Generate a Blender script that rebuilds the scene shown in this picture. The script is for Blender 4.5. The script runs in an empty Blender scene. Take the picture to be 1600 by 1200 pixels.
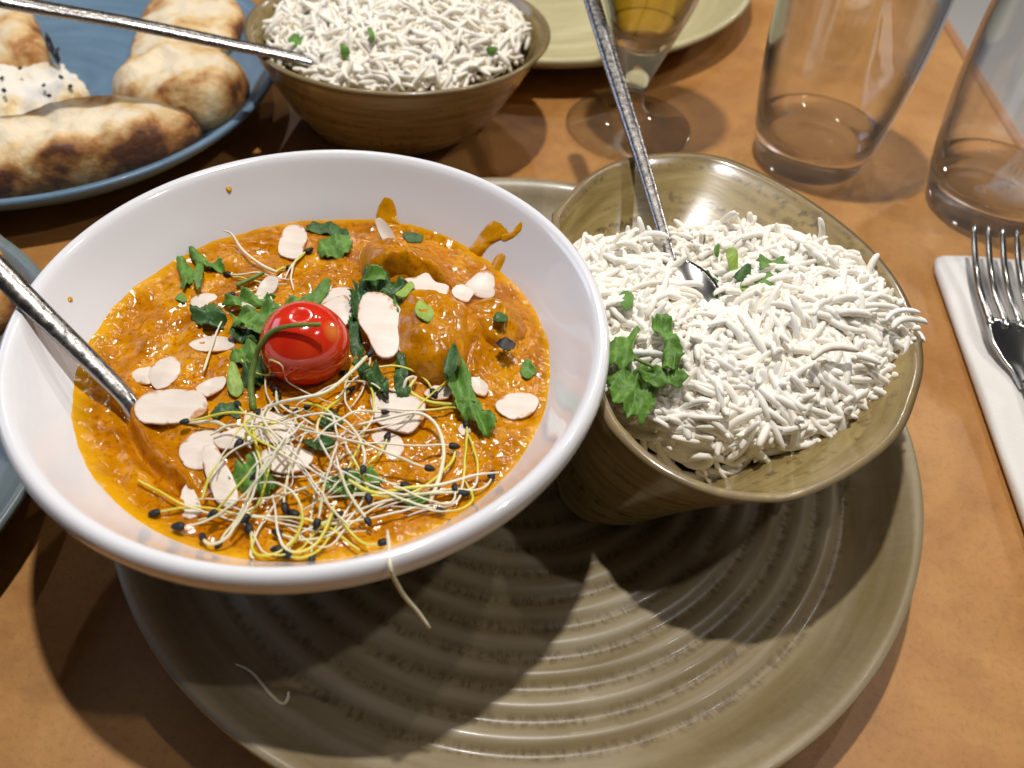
import bpy, math, random
import numpy as np
from mathutils import Vector, Matrix, noise as mnoise

S = bpy.context.scene
COL = S.collection
rnd = random.Random(7)

# ------------------------------------------------------------------ camera
PITCH, ROLL, FPX, CAM_H = 0.84242, 0.06903, 1329.8, 0.26482
_fw = np.array([0, math.cos(PITCH), -math.sin(PITCH)])
_up = np.array([0, math.sin(PITCH), math.cos(PITCH)])
_rt = np.array([1.0, 0, 0])
_r2 = math.cos(ROLL) * _rt + math.sin(ROLL) * _up
_u2 = -math.sin(ROLL) * _rt + math.cos(ROLL) * _up
CAM = np.array([0, 0, CAM_H])
cd = bpy.data.cameras.new('camera')
cam = bpy.data.objects.new('camera', cd)
COL.objects.link(cam)
S.camera = cam
cam.matrix_world = Matrix(((_r2[0], _u2[0], -_fw[0], 0), (_r2[1], _u2[1], -_fw[1], 0),
                           (_r2[2], _u2[2], -_fw[2], CAM_H), (0, 0, 0, 1)))
cd.sensor_width = 36.0
cd.lens = 36.0 * FPX / 1600.0
cd.clip_start, cd.clip_end = 0.01, 50
cd.dof.use_dof = True
cd.dof.focus_distance = 0.285
cd.dof.aperture_fstop = 11.0

# ------------------------------------------------------------------ room light
w = bpy.data.worlds.new('World')
S.world = w
w.use_nodes = True
bg = w.node_tree.nodes['Background']
bg.inputs[0].default_value = (1.0, 0.95, 0.90, 1)
bg.inputs[1].default_value = 0.022


def lamp(name, loc, power, radius, col):
    d = bpy.data.lights.new(name, 'POINT')
    d.energy, d.shadow_soft_size, d.color = power, radius, col
    o = bpy.data.objects.new(name, d)
    o.location = loc
    COL.objects.link(o)
    return o


lamp('pendant_lamp_light', (-0.03, 0.37, 0.92), 19.0, 0.016, (1.0, 0.965, 0.93))
lamp('ceiling_or_added_light', (0.56, 0.15, 1.02), 5.2, 0.02, (1.0, 0.97, 0.95))
lamp('ceiling_or_added_light', (0.50, 0.72, 1.10), 4.2, 0.02, (1.0, 0.9, 0.78))
_d = bpy.data.lights.new('bluish_window_light', 'AREA')
_d.shape, _d.size, _d.size_y, _d.energy, _d.color = 'RECTANGLE', .7, .5, 2.6, (.56, .68, 1.0)
_o = bpy.data.objects.new('bluish_window_light', _d)
_o.location = (-1.25, .75, .62)
_o.rotation_euler = (Vector((-1.25, .75, .62)) - Vector((0, .3, 0))).to_track_quat('Z', 'Y').to_euler()
COL.objects.link(_o)
lamp('ceiling_or_added_light', (-0.50, 1.75, 1.6), 9.0, 0.02, (1.0, 0.93, 0.84))  # added lamp, no known source, for sparkle on glass and sauce
lamp('ceiling_or_added_light', (0.05, 1.45, 1.35), 7.0, 0.02, (1.0, 0.93, 0.84))  # extra lamp put in only for glints on the curry
lamp('ceiling_or_added_light', (0.60, 2.0, 1.7), 9.0, 0.02, (1.0, 0.95, 0.9))  # another added lamp, for highlights in the glasses and curry
lamp('ceiling_or_added_light', (1.45, 1.7, 0.75), 26.0, 0.05, (1.0, 0.95, 0.9))  # low lamp added beyond the table to brighten the floor

S.view_settings.view_transform = 'Standard'
S.view_settings.look = 'None'
S.view_settings.exposure = 0.38
S.view_settings.gamma = 1.0
S.view_settings.use_curve_mapping = False
S.cycles.use_denoising = True
S.cycles.use_adaptive_sampling = True
S.cycles.adaptive_threshold = 0.02
S.cycles.max_bounces = 12
S.cycles.diffuse_bounces = 5
S.cycles.transmission_bounces = 10
S.cycles.transparent_max_bounces = 16
S.cycles.sample_clamp_indirect = 4.0


# ------------------------------------------------------------------ helpers
def at(px, py, z):
    """point of the horizontal plane z that shows at photograph pixel (px, py)"""
    d = _fw + (px - 800) / FPX * _r2 - (py - 600) / FPX * _u2
    return CAM + d * ((z - CAM_H) / d[2])


def on(px, py, zf, lift=0.0):
    """same, on a height field zf(x, y)"""
    z = zf(*at(px, py, 0.06)[:2])
    for _ in range(6):
        p = at(px, py, z)
        z = 0.5 * z + 0.5 * (zf(p[0], p[1]) + lift)
    p = at(px, py, z)
    return np.array([p[0], p[1], zf(p[0], p[1]) + lift])


def nz(x, y, z=0.0, sc=1.0):
    return mnoise.noise(Vector((x * sc, y * sc, z * sc)))


def props(o, label=None, cat=None, group=None, kind=None):
    for k, v in (('label', label), ('category', cat), ('group', group), ('kind', kind)):
        if v:
            o[k] = v
    return o


def empty(name, loc, label=None, cat=None, group=None):
    o = bpy.data.objects.new(name, None)
    o.location = loc
    o.empty_display_size = 0.01
    COL.objects.link(o)
    return props(o, label, cat, group)


def link(name, me, parent=None, loc=(0, 0, 0), mat=None):
    o = bpy.data.objects.new(name, me)
    if mat is not None and not me.materials:
        me.materials.append(mat)
    o.location = loc
    COL.objects.link(o)
    if parent is not None:
        o.parent = parent
    return o


def mesh(name, V, F, mat, parent=None, origin=None, smooth=True, attr=None, label=None, cat=None, group=None, kind=None):
    """vertices in world coordinates; origin (world) becomes the object's origin"""
    V = np.asarray(V, float)
    if origin is None:
        origin = parent.matrix_basis.translation if parent is not None else Vector((0, 0, 0))
    og = np.array(origin, float)
    me = bpy.data.meshes.new(name)
    me.from_pydata((V - og).tolist(), [], [tuple(f) for f in F])
    if smooth:
        me.polygons.foreach_set('use_smooth', [True] * len(me.polygons))
    for k, vals in (attr or {}).items():
        a = me.attributes.new(k, 'FLOAT', 'POINT')
        a.data.foreach_set('value', np.asarray(vals, np.float32))
    me.update()
    loc = Vector(og) if parent is None else Vector(og) - parent.matrix_basis.translation
    o = link(name, me, parent, loc, mat)
    return props(o, label, cat, group, kind)


def lathe(prof, n=96, c=(0, 0), zoff=0.0, zmod=None):
    """prof [(r, z)] -> V, F around the vertical axis through c"""
    V, F, idx = [], [], []
    for r, z in prof:
        if r < 1e-6:
            idx.append([len(V)])
            V.append((c[0], c[1], z + zoff))
        else:
            idx.append(list(range(len(V), len(V) + n)))
            for k in range(n):
                a = 2 * math.pi * k / n
                dz = zmod(r, a, z) if zmod else 0.0
                V.append((c[0] + r * math.cos(a), c[1] + r * math.sin(a), z + zoff + dz))
    for A, B in zip(idx, idx[1:]):
        for k in range(n):
            k2 = (k + 1) % n
            if len(A) == 1 and len(B) == 1:
                continue
            if len(A) == 1:
                F.append((A[0], B[k2], B[k]))
            elif len(B) == 1:
                F.append((A[k], A[k2], B[0]))
            else:
                F.append((A[k], A[k2], B[k2], B[k]))
    return V, F


def spline(P, n, closed=False):
    """Catmull-Rom resample to n points, even arc length"""
    P = np.asarray(P, float)
    m = len(P)
    out = []
    segs = m if closed else m - 1
    for i in range(segs):
        if closed:
            a, b, c, d = P[(i - 1) % m], P[i], P[(i + 1) % m], P[(i + 2) % m]
        else:
            a, b, c, d = P[max(i - 1, 0)], P[i], P[i + 1], P[min(i + 2, m - 1)]
        for k in range(16):
            t = k / 16
            out.append(0.5 * (2 * b + (c - a) * t + (2 * a - 5 * b + 4 * c - d) * t * t + (3 * b - a - 3 * c + d) * t ** 3))
    out.append(P[0] if closed else P[-1])
    out = np.array(out)
    L = np.r_[0, np.cumsum(np.linalg.norm(np.diff(out, axis=0), axis=1))]
    s = np.linspace(0, L[-1], n + 1)[:-1] if closed else np.linspace(0, L[-1], n)
    return np.stack([np.interp(s, L, out[:, k]) for k in range(out.shape[1])], -1)


def smoothprof(prof, n=60):
    return [tuple(p) for p in spline(prof, n)]


def tube(P, radii, sides=6, flat=1.0, updir=None):
    """tube along P; flat<1 squashes the section along the local up"""
    P = np.asarray(P, float)
    n = len(P)
    R = np.broadcast_to(np.asarray(radii, float), (n,))
    T = np.gradient(P, axis=0)
    T /= np.linalg.norm(T, axis=1)[:, None] + 1e-12
    up = np.array(updir if updir is not None else (0, 0, 1.0))
    V, F = [], []
    prev = None
    for i in range(n):
        s = np.cross(T[i], up)
        if np.linalg.norm(s) < 1e-3:
            s = prev if prev is not None else np.array([1.0, 0, 0])
        s = s / np.linalg.norm(s)
        if prev is not None and s @ prev < 0 and updir is None:
            s = -s
        prev = s
        u = np.cross(s, T[i])
        for k in range(sides):
            a = 2 * math.pi * k / sides
            V.append(P[i] + R[i] * (math.cos(a) * s + flat * math.sin(a) * u))
    for i in range(n - 1):
        for k in range(sides):
            k2 = (k + 1) % sides
            F.append((i * sides + k, i * sides + k2, (i + 1) * sides + k2, (i + 1) * sides + k))
    a = len(V)
    V.append(P[0] - T[0] * R[0] * .5)
    V.append(P[-1] + T[-1] * R[-1] * .5)
    for k in range(sides):
        k2 = (k + 1) % sides
        F.append((a, k2, k))
        F.append((a + 1, (n - 1) * sides + k, (n - 1) * sides + k2))
    return V, F


# ------------------------------------------------------------------ materials
def mat(name, base=(.5, .5, .5), rough=.5, **kw):
    m = bpy.data.materials.new(name)
    m.use_nodes = True
    b = m.node_tree.nodes['Principled BSDF']
    b.inputs['Base Color'].default_value = (*base, 1)
    b.inputs['Roughness'].default_value = rough
    for k, v in kw.items():
        key = {'metal': 'Metallic', 'trans': 'Transmission Weight', 'ior': 'IOR', 'sss': 'Subsurface Weight',
               'sssr': 'Subsurface Radius', 'ssss': 'Subsurface Scale', 'coat': 'Coat Weight',
               'coatr': 'Coat Roughness', 'spec': 'Specular IOR Level', 'sheen': 'Sheen Weight'}[k]
        b.inputs[key].default_value = v
    return m


class NT:
    """little node-graph writer"""
    def __init__(s, m):
        s.m, s.t = m, m.node_tree
        s.b = s.t.nodes['Principled BSDF']

    def n(s, kind, **kw):
        x = s.t.nodes.new(kind)
        for k, v in kw.items():
            setattr(x, k, v)
        return x

    def l(s, a, b):
        s.t.links.new(a, b)

    def val(s, sock, v):
        if hasattr(v, 'is_linked') or hasattr(v, 'links'):
            s.l(v, sock)
        else:
            sock.default_value = v

    def math(s, op, a, b=0.0, c=None):
        x = s.n('ShaderNodeMath', operation=op)
        s.val(x.inputs[0], a)
        s.val(x.inputs[1], b)
        if c is not None:
            s.val(x.inputs[2], c)
        return x.outputs[0]

    def coord(s, which='Object'):
        return s.n('ShaderNodeTexCoord').outputs[which]

    def mapping(s, vec, scale):
        x = s.n('ShaderNodeMapping')
        s.l(vec, x.inputs['Vector'])
        x.inputs['Scale'].default_value = scale if hasattr(scale, '__len__') else (scale,) * 3
        return x.outputs[0]

    def noise(s, vec, scale, detail=3, rough=.55, dist=0.0):
        x = s.n('ShaderNodeTexNoise')
        s.l(vec, x.inputs['Vector'])
        x.inputs['Scale'].default_value = scale
        x.inputs['Detail'].default_value = detail
        x.inputs['Roughness'].default_value = rough
        x.inputs['Distortion'].default_value = dist
        return x.outputs['Fac']

    def ramp(s, fac, stops, mode='LINEAR'):
        x = s.n('ShaderNodeValToRGB')
        x.color_ramp.interpolation = mode
        s.l(fac, x.inputs[0])
        e = x.color_ramp.elements
        while len(e) < len(stops):
            e.new(.5)
        for el, (p, c) in zip(e, stops):
            el.position = p
            el.color = (*c, 1) if hasattr(c, '__len__') else (c, c, c, 1)
        return x.outputs[0]

    def mix(s, f, a, b, mode='MIX'):
        x = s.n('ShaderNodeMix', data_type='RGBA', blend_type=mode)
        s.val(x.inputs[0], f)
        for sock, v in ((x.inputs[6], a), (x.inputs[7], b)):
            s.val(sock, (*v, 1) if isinstance(v, tuple) and len(v) == 3 else v)
        return x.outputs[2]

    def attr(s, name):
        return s.n('ShaderNodeAttribute', attribute_name=name).outputs['Fac']

    def sep(s, vec):
        x = s.n('ShaderNodeSeparateXYZ')
        s.l(vec, x.inputs[0])
        return x.outputs

    def comb(s, a, b, c):
        x = s.n('ShaderNodeCombineXYZ')
        for k, v in enumerate((a, b, c)):
            s.val(x.inputs[k], v)
        return x.outputs[0]

    def bump(s, h, strength=.3, dist=.001):
        x = s.n('ShaderNodeBump')
        x.inputs['Strength'].default_value = strength
        x.inputs['Distance'].default_value = dist
        s.l(h, x.inputs['Height'])
        s.l(x.outputs[0], s.b.inputs['Normal'])
        if s.b.inputs['Coat Weight'].default_value > .55:
            s.l(x.outputs[0], s.b.inputs['Coat Normal'])
        return x

    def color(s, c):
        s.l(c, s.b.inputs['Base Color'])

    def roughness(s, c):
        s.l(c, s.b.inputs['Roughness'])


def m_table():
    m = mat('brown_table_leather', rough=.5)
    t = NT(m)
    c = t.coord()
    big = t.noise(c, 13, 5, .65, .8)
    fine = t.noise(c, 420, 3, .7)
    mid = t.noise(c, 60, 4, .65)
    a = t.ramp(big, [(.3, (.40, .175, .042)), (.7, (.53, .265, .075))])
    a = t.mix(t.math('MULTIPLY', t.ramp(mid, [(.45, 0.), (.75, 1.)]), .35), a, (.23, .085, .026))
    a = t.mix(t.math('MULTIPLY', t.ramp(fine, [(.50, 0.), (.72, 1.)]), .26), a, (.18, .065, .020))
    t.color(a)
    t.roughness(t.ramp(big, [(.3, .36), (.7, .5)]))
    t.bump(fine, .22, .0006)
    return m


def polar(t):
    """object-space polar coordinates: r, theta/2pi, unit x, unit y"""
    x, y, z = t.sep(t.coord())
    r = t.math('SQRT', t.math('ADD', t.math('MULTIPLY', x, x), t.math('MULTIPLY', y, y)))
    th = t.math('DIVIDE', t.math('ARCTAN2', y, x), 2 * math.pi)
    ri = t.math('MAXIMUM', r, 1e-4)
    return r, th, t.math('DIVIDE', x, ri), t.math('DIVIDE', y, ri), z


PITCH_RING = 0.0098


def m_stoneware(name, light, dark, speck, ring=True, rough=.38, k=1.0):
    m = mat(name, rough=rough, coat=.06, coatr=.08)
    t = NT(m)
    r, th, ux, uy, z = polar(t)
    streak = t.noise(t.comb(t.math('MULTIPLY', ux, 55.), t.math('MULTIPLY', uy, 55.), t.math('MULTIPLY', r, 160.)), 1.0, 4, .65)
    iso = t.noise(t.coord(), 420, 3, .6)
    streak = t.math('ADD', t.math('MULTIPLY', streak, .55), t.math('MULTIPLY', iso, .45))
    cloud = t.noise(t.coord(), 22, 3, .5)
    band = t.noise(t.comb(t.math('MULTIPLY', ux, 1.2), t.math('MULTIPLY', uy, 1.2), t.math('MULTIPLY', r, 130.)), 1.0, 3, .5)
    base = t.mix(t.ramp(band, [(.35, 0.), (.68, 1.)]), light, dark)
    base = t.mix(t.math('MULTIPLY', t.ramp(cloud, [(.35, 0.), (.7, 1.)]), .45), base, dark)
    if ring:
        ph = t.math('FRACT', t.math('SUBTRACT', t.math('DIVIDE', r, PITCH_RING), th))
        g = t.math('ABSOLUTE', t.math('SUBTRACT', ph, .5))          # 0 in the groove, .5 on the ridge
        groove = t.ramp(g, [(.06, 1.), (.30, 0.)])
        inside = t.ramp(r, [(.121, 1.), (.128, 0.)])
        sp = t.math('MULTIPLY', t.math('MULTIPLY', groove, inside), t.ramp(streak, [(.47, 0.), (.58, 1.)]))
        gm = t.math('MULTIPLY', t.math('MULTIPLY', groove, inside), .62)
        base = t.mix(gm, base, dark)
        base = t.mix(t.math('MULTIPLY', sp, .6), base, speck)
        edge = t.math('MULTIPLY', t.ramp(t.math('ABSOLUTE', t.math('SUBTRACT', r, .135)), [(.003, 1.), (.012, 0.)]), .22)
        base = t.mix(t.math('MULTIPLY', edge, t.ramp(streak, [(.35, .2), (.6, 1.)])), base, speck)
    else:
        base = t.mix(t.math('MULTIPLY', t.ramp(streak, [(.55, 0.), (.72, 1.)]), .55), base, speck)
    t.color(base)
    t.bump(streak, .12, .0006)
    return m


def m_eggbowl(name, light, dark, speck, rimcol):
    m = mat(name, rough=.22, coat=.3, coatr=.07)
    t = NT(m)
    c = t.coord()
    st = t.noise(t.mapping(c, (26, 26, 320)), 1.0, 4, .6, .3)
    cl = t.noise(c, 30, 3)
    sp = t.noise(t.mapping(c, (240, 240, 110)), 1.0, 3, .6)
    bands = t.noise(t.mapping(c, (4, 4, 200)), 1.0, 2)
    a = t.mix(t.ramp(st, [(.35, 0.), (.68, 1.)]), light, dark)
    a = t.mix(t.math('MULTIPLY', t.ramp(cl, [(.4, 0.), (.7, 1.)]), .4), a, dark)
    a = t.mix(t.math('MULTIPLY', t.math('MULTIPLY', t.ramp(bands, [(.52, 0.), (.62, 1.)]), t.ramp(sp, [(.5, 0.), (.62, 1.)])), .7), a, speck)
    rim = t.attr('rimness')
    rr = t.noise(c, 220, 3)
    a = t.mix(t.math('MULTIPLY', rim, t.ramp(rr, [(.35, .25), (.65, 1.)])), a, rimcol)
    t.color(a)
    t.bump(st, .10, .0008)
    return m


def m_curry(name='curry_sauce'):
    m = mat(name, rough=.2, spec=.40)
    t = NT(m)
    c = t.coord()
    a1 = t.noise(c, 55, 5, .6, .8)
    a2 = t.noise(c, 700, 3, .6)
    a3 = t.noise(c, 230, 3, .6, .5)
    col = t.ramp(a1, [(.28, (.33, .098, .0003)), (.5, (.53, .190, .0006)), (.72, (.70, .31, .002))])
    col = t.mix(t.math('MULTIPLY', t.ramp(a2, [(.52, 0.), (.66, 1.)]), .7), col, (.27, .065, .001))
    col = t.mix(t.math('MULTIPLY', t.ramp(a3, [(.55, 0.), (.75, 1.)]), .5), col, (.78, .34, .010))
    e = t.attr('edge')
    col = t.mix(t.math('MULTIPLY', e, .8), col, (.78, .40, .004))
    t.color(col)
    t.roughness(t.ramp(a1, [(.3, .10), (.7, .18)]))
    wave = t.noise(c, 150, .6, .5)
    calm = t.ramp(t.noise(c, 34, 2), [(.36, .25), (.62, 1.)])
    h = t.math('ADD', t.math('MULTIPLY', wave, calm), t.math('MULTIPLY', a2, .05))
    t.bump(h, 1.0, .0026)
    return m


def m_naan(name, tone=0.0, cheesy=False):
    m = mat(name, rough=.62, sss=.08, sssr=(1., .5, .25), ssss=.003)
    t = NT(m)
    c = t.coord()
    a1 = t.noise(c, 42, 3, .55, .4)
    a2 = t.noise(c, 150, 4, .6)
    rho = t.attr('rho')
    toast = t.math('ADD', t.math('MULTIPLY', a1, 1.25), t.math('MULTIPLY', t.math('POWER', rho, 3.0), .30 + tone))
    toast = t.math('ADD', toast, t.math('MULTIPLY', a2, .30))
    toast = t.math('MULTIPLY', toast, .80)
    col = t.ramp(toast, [(.60, (.82, .70, .50)), (.74, (.72, .50, .23)), (.86, (.44, .19, .045)), (.97, (.13, .045, .016))])
    if cheesy:
        col = t.ramp(t.math('ADD', a1, t.math('MULTIPLY', a2, .25)), [(.60, (.84, .79, .70)), (.74, (.80, .66, .40)), (.84, (.55, .30, .07))])
    t.color(col)
    t.bump(t.math('ADD', a2, t.math('MULTIPLY', a1, .6)), .5, .003)
    return m


def m_flake():
    m = mat('almond_flake', rough=.42)
    t = NT(m)
    c = t.coord()
    a = t.noise(t.mapping(c, (60, 260, 60)), 1.0, 3)
    rho = t.attr('rho')
    col = t.mix(t.ramp(a, [(.35, 0.), (.7, 1.)]), (.80, .71, .62), (.71, .60, .50))
    col = t.mix(t.math('MULTIPLY', t.ramp(rho, [(.93, 0.), (1., 1.)]), .4), col, (.62, .46, .28))
    sc_ = t.math('ADD', t.noise(c, 170, 3), t.math('MULTIPLY', t.math('POWER', rho, 4.0), .22))
    col = t.mix(t.math('MULTIPLY', t.ramp(sc_, [(.70, 0.), (.80, 1.)]), .85), col, (.50, .17, .004))
    t.color(col)
    t.bump(a, .35, .0005)
    return m


def m_leaf(name, a, b, rough=.38):
    m = mat(name, rough=rough + .12, spec=.35)
    t = NT(m)
    c = t.coord()
    n1 = t.noise(c, 260, 3, .55, 1.2)
    n2 = t.noise(c, 90, 2)
    col = t.mix(t.ramp(n1, [(.38, 0.), (.66, 1.)]), a, b)
    col = t.mix(t.math('MULTIPLY', t.ramp(n2, [(.45, 0.), (.75, 1.)]), .5), col, tuple(v * .5 for v in a))
    t.color(col)
    t.bump(n1, .5, .0008)
    return m


def m_rice(name='cooked_rice'):
    m = mat(name, rough=.5, spec=.25)
    t = NT(m)
    oi = t.n('ShaderNodeObjectInfo').outputs['Random']
    n1 = t.noise(t.coord(), 130, 2)
    f = t.math('ADD', t.math('MULTIPLY', oi, .5), t.math('MULTIPLY', n1, .5))
    t.color(t.ramp(f, [(.2, (.92, .845, .70)), (.45, (.95, .905, .81)), (.75, (.96, .935, .885))]))
    return m


def m_sprout():
    m = mat('sprout_stem', rough=.35)
    t = NT(m)
    tt = t.attr('along')
    oi = t.n('ShaderNodeObjectInfo').outputs['Random']
    col = t.ramp(tt, [(.0, (.80, .72, .62)), (.38, (.82, .78, .62)), (.58, (.76, .69, .10)), (.8, (.62, .58, .03)), (1.0, (.74, .68, .18))])
    col = t.mix(t.math('MULTIPLY', t.math('GREATER_THAN', oi, .5), .75), col, (.82, .77, .64))
    t.color(col)
    return m


def m_hammered():
    m = mat('hammered_steel', (.38, .36, .345), .2, metal=1.0)
    t = NT(m)
    c = t.coord()
    v = t.n('ShaderNodeTexVoronoi')
    v.inputs['Scale'].default_value = 260
    t.l(c, v.inputs['Vector'])
    n = t.noise(c, 500, 3)
    h = t.math('ADD', v.outputs['Distance'], t.math('MULTIPLY', n, .5))
    t.bump(h, .14, .0009)
    t.roughness(t.ramp(n, [(.3, .20), (.7, .36)]))
    return m


M = dict(
    table=m_table(),
    edge=mat('table_edge_band', (.36, .17, .07), .5),
    floor=mat('pale_floor', (.74, .72, .70), .6),
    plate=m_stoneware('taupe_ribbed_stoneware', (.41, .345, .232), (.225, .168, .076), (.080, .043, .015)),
    backplate=m_stoneware('pale_olive_stoneware', (.60, .55, .32), (.46, .40, .20), (.30, .23, .10), ring=False),
    blueplate=m_stoneware('steel_blue_stoneware', (.17, .27, .37), (.115, .20, .29), (.05, .07, .09), ring=False),
    greyblue=m_stoneware('grey_blue_stoneware', (.20, .235, .225), (.12, .155, .155), (.06, .07, .07), ring=False),
    egg=m_eggbowl('olive_glazed_bowl', (.37, .28, .115), (.19, .132, .042), (.055, .032, .010), (.24, .175, .10)),
    white=mat('white_porcelain', (.80, .80, .825), .10, coat=.5, coatr=.03),
    curry=m_curry(),
    naan=m_naan('naan_crust', .14), naan2=m_naan('naan_top', 0.0), naanin=m_naan('naan_crumb', 0.0, True),
    flake=m_flake(),
    leaf=m_leaf('coriander_leaf', (.15, .31, .045), (.08, .18, .028)),
    leafd=m_leaf('dark_coriander', (.062, .145, .036), (.030, .078, .020), .3),
    leafp=m_leaf('pale_green_stalk', (.34, .48, .08), (.24, .38, .06), .35),
    char=mat('charred_bit', (.012, .009, .008), .4),
    rice=m_rice(), sprout=m_sprout(),
    seed=mat('black_seed_husk', (.006, .006, .008), .55),
    steel=m_hammered(),
    fork=mat('polished_steel', (.60, .59, .57), .16, metal=1.0),
    glass=mat('clear_glass', (1, 1, 1), 0.0, trans=1.0, ior=1.5),
    beer=mat('lager_beer', (.93, .62, .07), 0.0, trans=1.0, ior=1.34),
)


def m_tomato():
    m = mat('tomato_skin', (.62, .022, .006), .13, coat=.5, coatr=.05, sss=.2, sssr=(1., .12, .05), ssss=.003)
    t = NT(m)
    x, y, z = t.sep(t.coord())
    # small pale scar on the right flank
    d = t.math('SQRT', t.math('ADD', t.math('POWER', t.math('SUBTRACT', x, .0095), 2.0), t.math('ADD', t.math('POWER', t.math('SUBTRACT', y, -.002), 2.0), t.math('POWER', t.math('SUBTRACT', z, .0078), 2.0))))
    n = t.noise(t.coord(), 120, 2)
    base = t.mix(t.ramp(n, [(.4, 0.), (.7, 1.)]), (.62, .020, .006), (.68, .045, .008))
    t.color(t.mix(t.ramp(d, [(.0012, .8), (.0034, 0.)]), base, (.72, .34, .06)))
    n2 = t.noise(t.coord(), 600, 2)
    t.bump(n2, .10, .0004)
    return m


def m_paper():
    m = mat('white_paper_napkin', (.80, .775, .73), .85)
    t = NT(m)
    n = t.noise(t.coord(), 900, 2)
    t.bump(n, .35, .0005)
    return m




def m_thin():
    """thin clear glass wall: straight through, with a facing-dependent reflection"""
    m = bpy.data.materials.new('thin_clear_glass')
    m.use_nodes = True
    nt = m.node_tree
    nt.nodes.clear()
    out = nt.nodes.new('ShaderNodeOutputMaterial')
    mx = nt.nodes.new('ShaderNodeMixShader')
    tr = nt.nodes.new('ShaderNodeBsdfTransparent')
    tr.inputs[0].default_value = (.965, .975, .985, 1)
    gl = nt.nodes.new('ShaderNodeBsdfGlossy')
    gl.inputs['Roughness'].default_value = .02
    gl.inputs[0].default_value = (.92, .95, 1, 1)
    lw = nt.nodes.new('ShaderNodeLayerWeight')
    pw = nt.nodes.new('ShaderNodeMath')
    pw.operation = 'POWER'
    pw.inputs[1].default_value = 3.2
    ma = nt.nodes.new('ShaderNodeMath')
    ma.operation = 'MULTIPLY_ADD'
    ma.inputs[1].default_value = .9
    ma.inputs[2].default_value = .08
    L_ = nt.links.new
    cr = nt.nodes.new('ShaderNodeValToRGB')
    cr.color_ramp.elements[0].position, cr.color_ramp.elements[0].color = .42, (.985, .99, .995, 1)
    cr.color_ramp.elements[1].position, cr.color_ramp.elements[1].color = .93, (.22, .29, .42, 1)
    L_(lw.outputs['Facing'], cr.inputs[0])
    L_(cr.outputs[0], tr.inputs[0])
    L_(lw.outputs['Facing'], pw.inputs[0])
    L_(pw.outputs[0], ma.inputs[0])
    L_(ma.outputs[0], mx.inputs[0])
    L_(tr.outputs[0], mx.inputs[1])
    L_(gl.outputs[0], mx.inputs[2])
    L_(mx.outputs[0], out.inputs[0])
    return m


M['thin'] = m_thin()
_t = NT(M['glass'])
_tr, _mx = _t.n('ShaderNodeBsdfTransparent'), _t.n('ShaderNodeMixShader')
_mx.inputs[0].default_value = .12
_t.l(_t.b.outputs[0], _mx.inputs[1])
_t.l(_tr.outputs[0], _mx.inputs[2])
_t.l(_mx.outputs[0], [x for x in _t.t.nodes if x.type == 'OUTPUT_MATERIAL'][0].inputs[0])
M['tomato'] = m_tomato()
M['paper'] = m_paper()

# ------------------------------------------------------------------ setting: floor and table
mesh('floor', [(-4, -3, -.74), (4, -3, -.74), (4, 5, -.74), (-4, 5, -.74)], [(0, 1, 2, 3)], M['floor'], smooth=False, kind='structure')


def boxv(x0, x1, y0, y1, z0, z1):
    V = [(x, y, z) for z in (z0, z1) for y in (y0, y1) for x in (x0, x1)]
    F = [(0, 2, 3, 1), (4, 5, 7, 6), (0, 1, 5, 4), (2, 6, 7, 3), (0, 4, 6, 2), (1, 3, 7, 5)]
    return V, F


V, F = boxv(-.62, .2835, -.45, 1.5, -.034, 0)
tt = mesh('table_top', V, F, M['table'], smooth=False, kind='structure')
V, F = boxv(.2843, .2925, -.45, 1.5, -.034, .0004)
eb = mesh('edge_band', V, F, M['edge'], parent=tt, smooth=False)
bv = eb.modifiers.new('bevel', 'BEVEL')
bv.width, bv.segments = .0025, 3

# ------------------------------------------------------------------ plates
PC = (.0037, .2035)


def ring_wave(r, a, z):
    if r > .127 or z < .0095:
        return 0.0
    ph = (r / PITCH_RING - (a if a <= math.pi else a - 2 * math.pi) / (2 * math.pi)) % 1.0
    f = min(1.0, (.127 - r) / .006) * min(1.0, r / .01)
    return -.0008 * f * math.cos(2 * math.pi * (ph - .5)) + .0


prof = [(0, .0108)] + [(r, .0108) for r in np.arange(.002, .1215, .0007)]
prof += smoothprof([(.1225, .0109), (.1265, .0121), (.1325, .0164), (.1396, .0226), (.1432, .0246), (.1450, .0240), (.1444, .0222), (.139, .0190), (.126, .0118), (.112, .0062), (.100, .0040), (.097, .0008), (.093, .0004), (.089, .0030), (.05, .0040), (0, .0040)], 70)
V, F = lathe(prof, 220, PC, zmod=ring_wave)
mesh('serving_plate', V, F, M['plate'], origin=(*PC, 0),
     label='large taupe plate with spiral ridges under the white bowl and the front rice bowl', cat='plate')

flatp = lambda R, h: [(0, .0085)] + smoothprof([(.03, .0085), (R * .62, .0088), (R * .80, .0105), (R * .92, .0175), (R - .004, h - .0005), (R - .0015, h + .0004), (R, h - .001), (R - .003, h - .005), (R * .85, .0085), (R * .70, .003), (R * .66, .0003), (R * .62, .003), (0, .004)], 60)
NPC = (-.2685, .4235)
V, F = lathe(flatp(.1290, .0255), 128, NPC)
mesh('bread_plate', V, F, M['blueplate'], origin=(*NPC, 0), label='steel blue plate holding several torn pieces of naan, upper left', cat='plate')
LPC = (-.2914, .1625)
V, F = lathe(flatp(.1350, .0255), 128, LPC)
mesh('bread_plate', V, F, M['greyblue'], origin=(*LPC, 0), label='grey blue plate mostly cut off at left edge, behind the white bowl', cat='plate')
BPC = (-.0055, .6147)
V, F = lathe(flatp(.1527, .0255), 128, BPC)
mesh('empty_plate', V, F, M['backplate'], origin=(*BPC, 0), label='empty pale olive plate at the top behind the beer glass', cat='plate')

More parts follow.
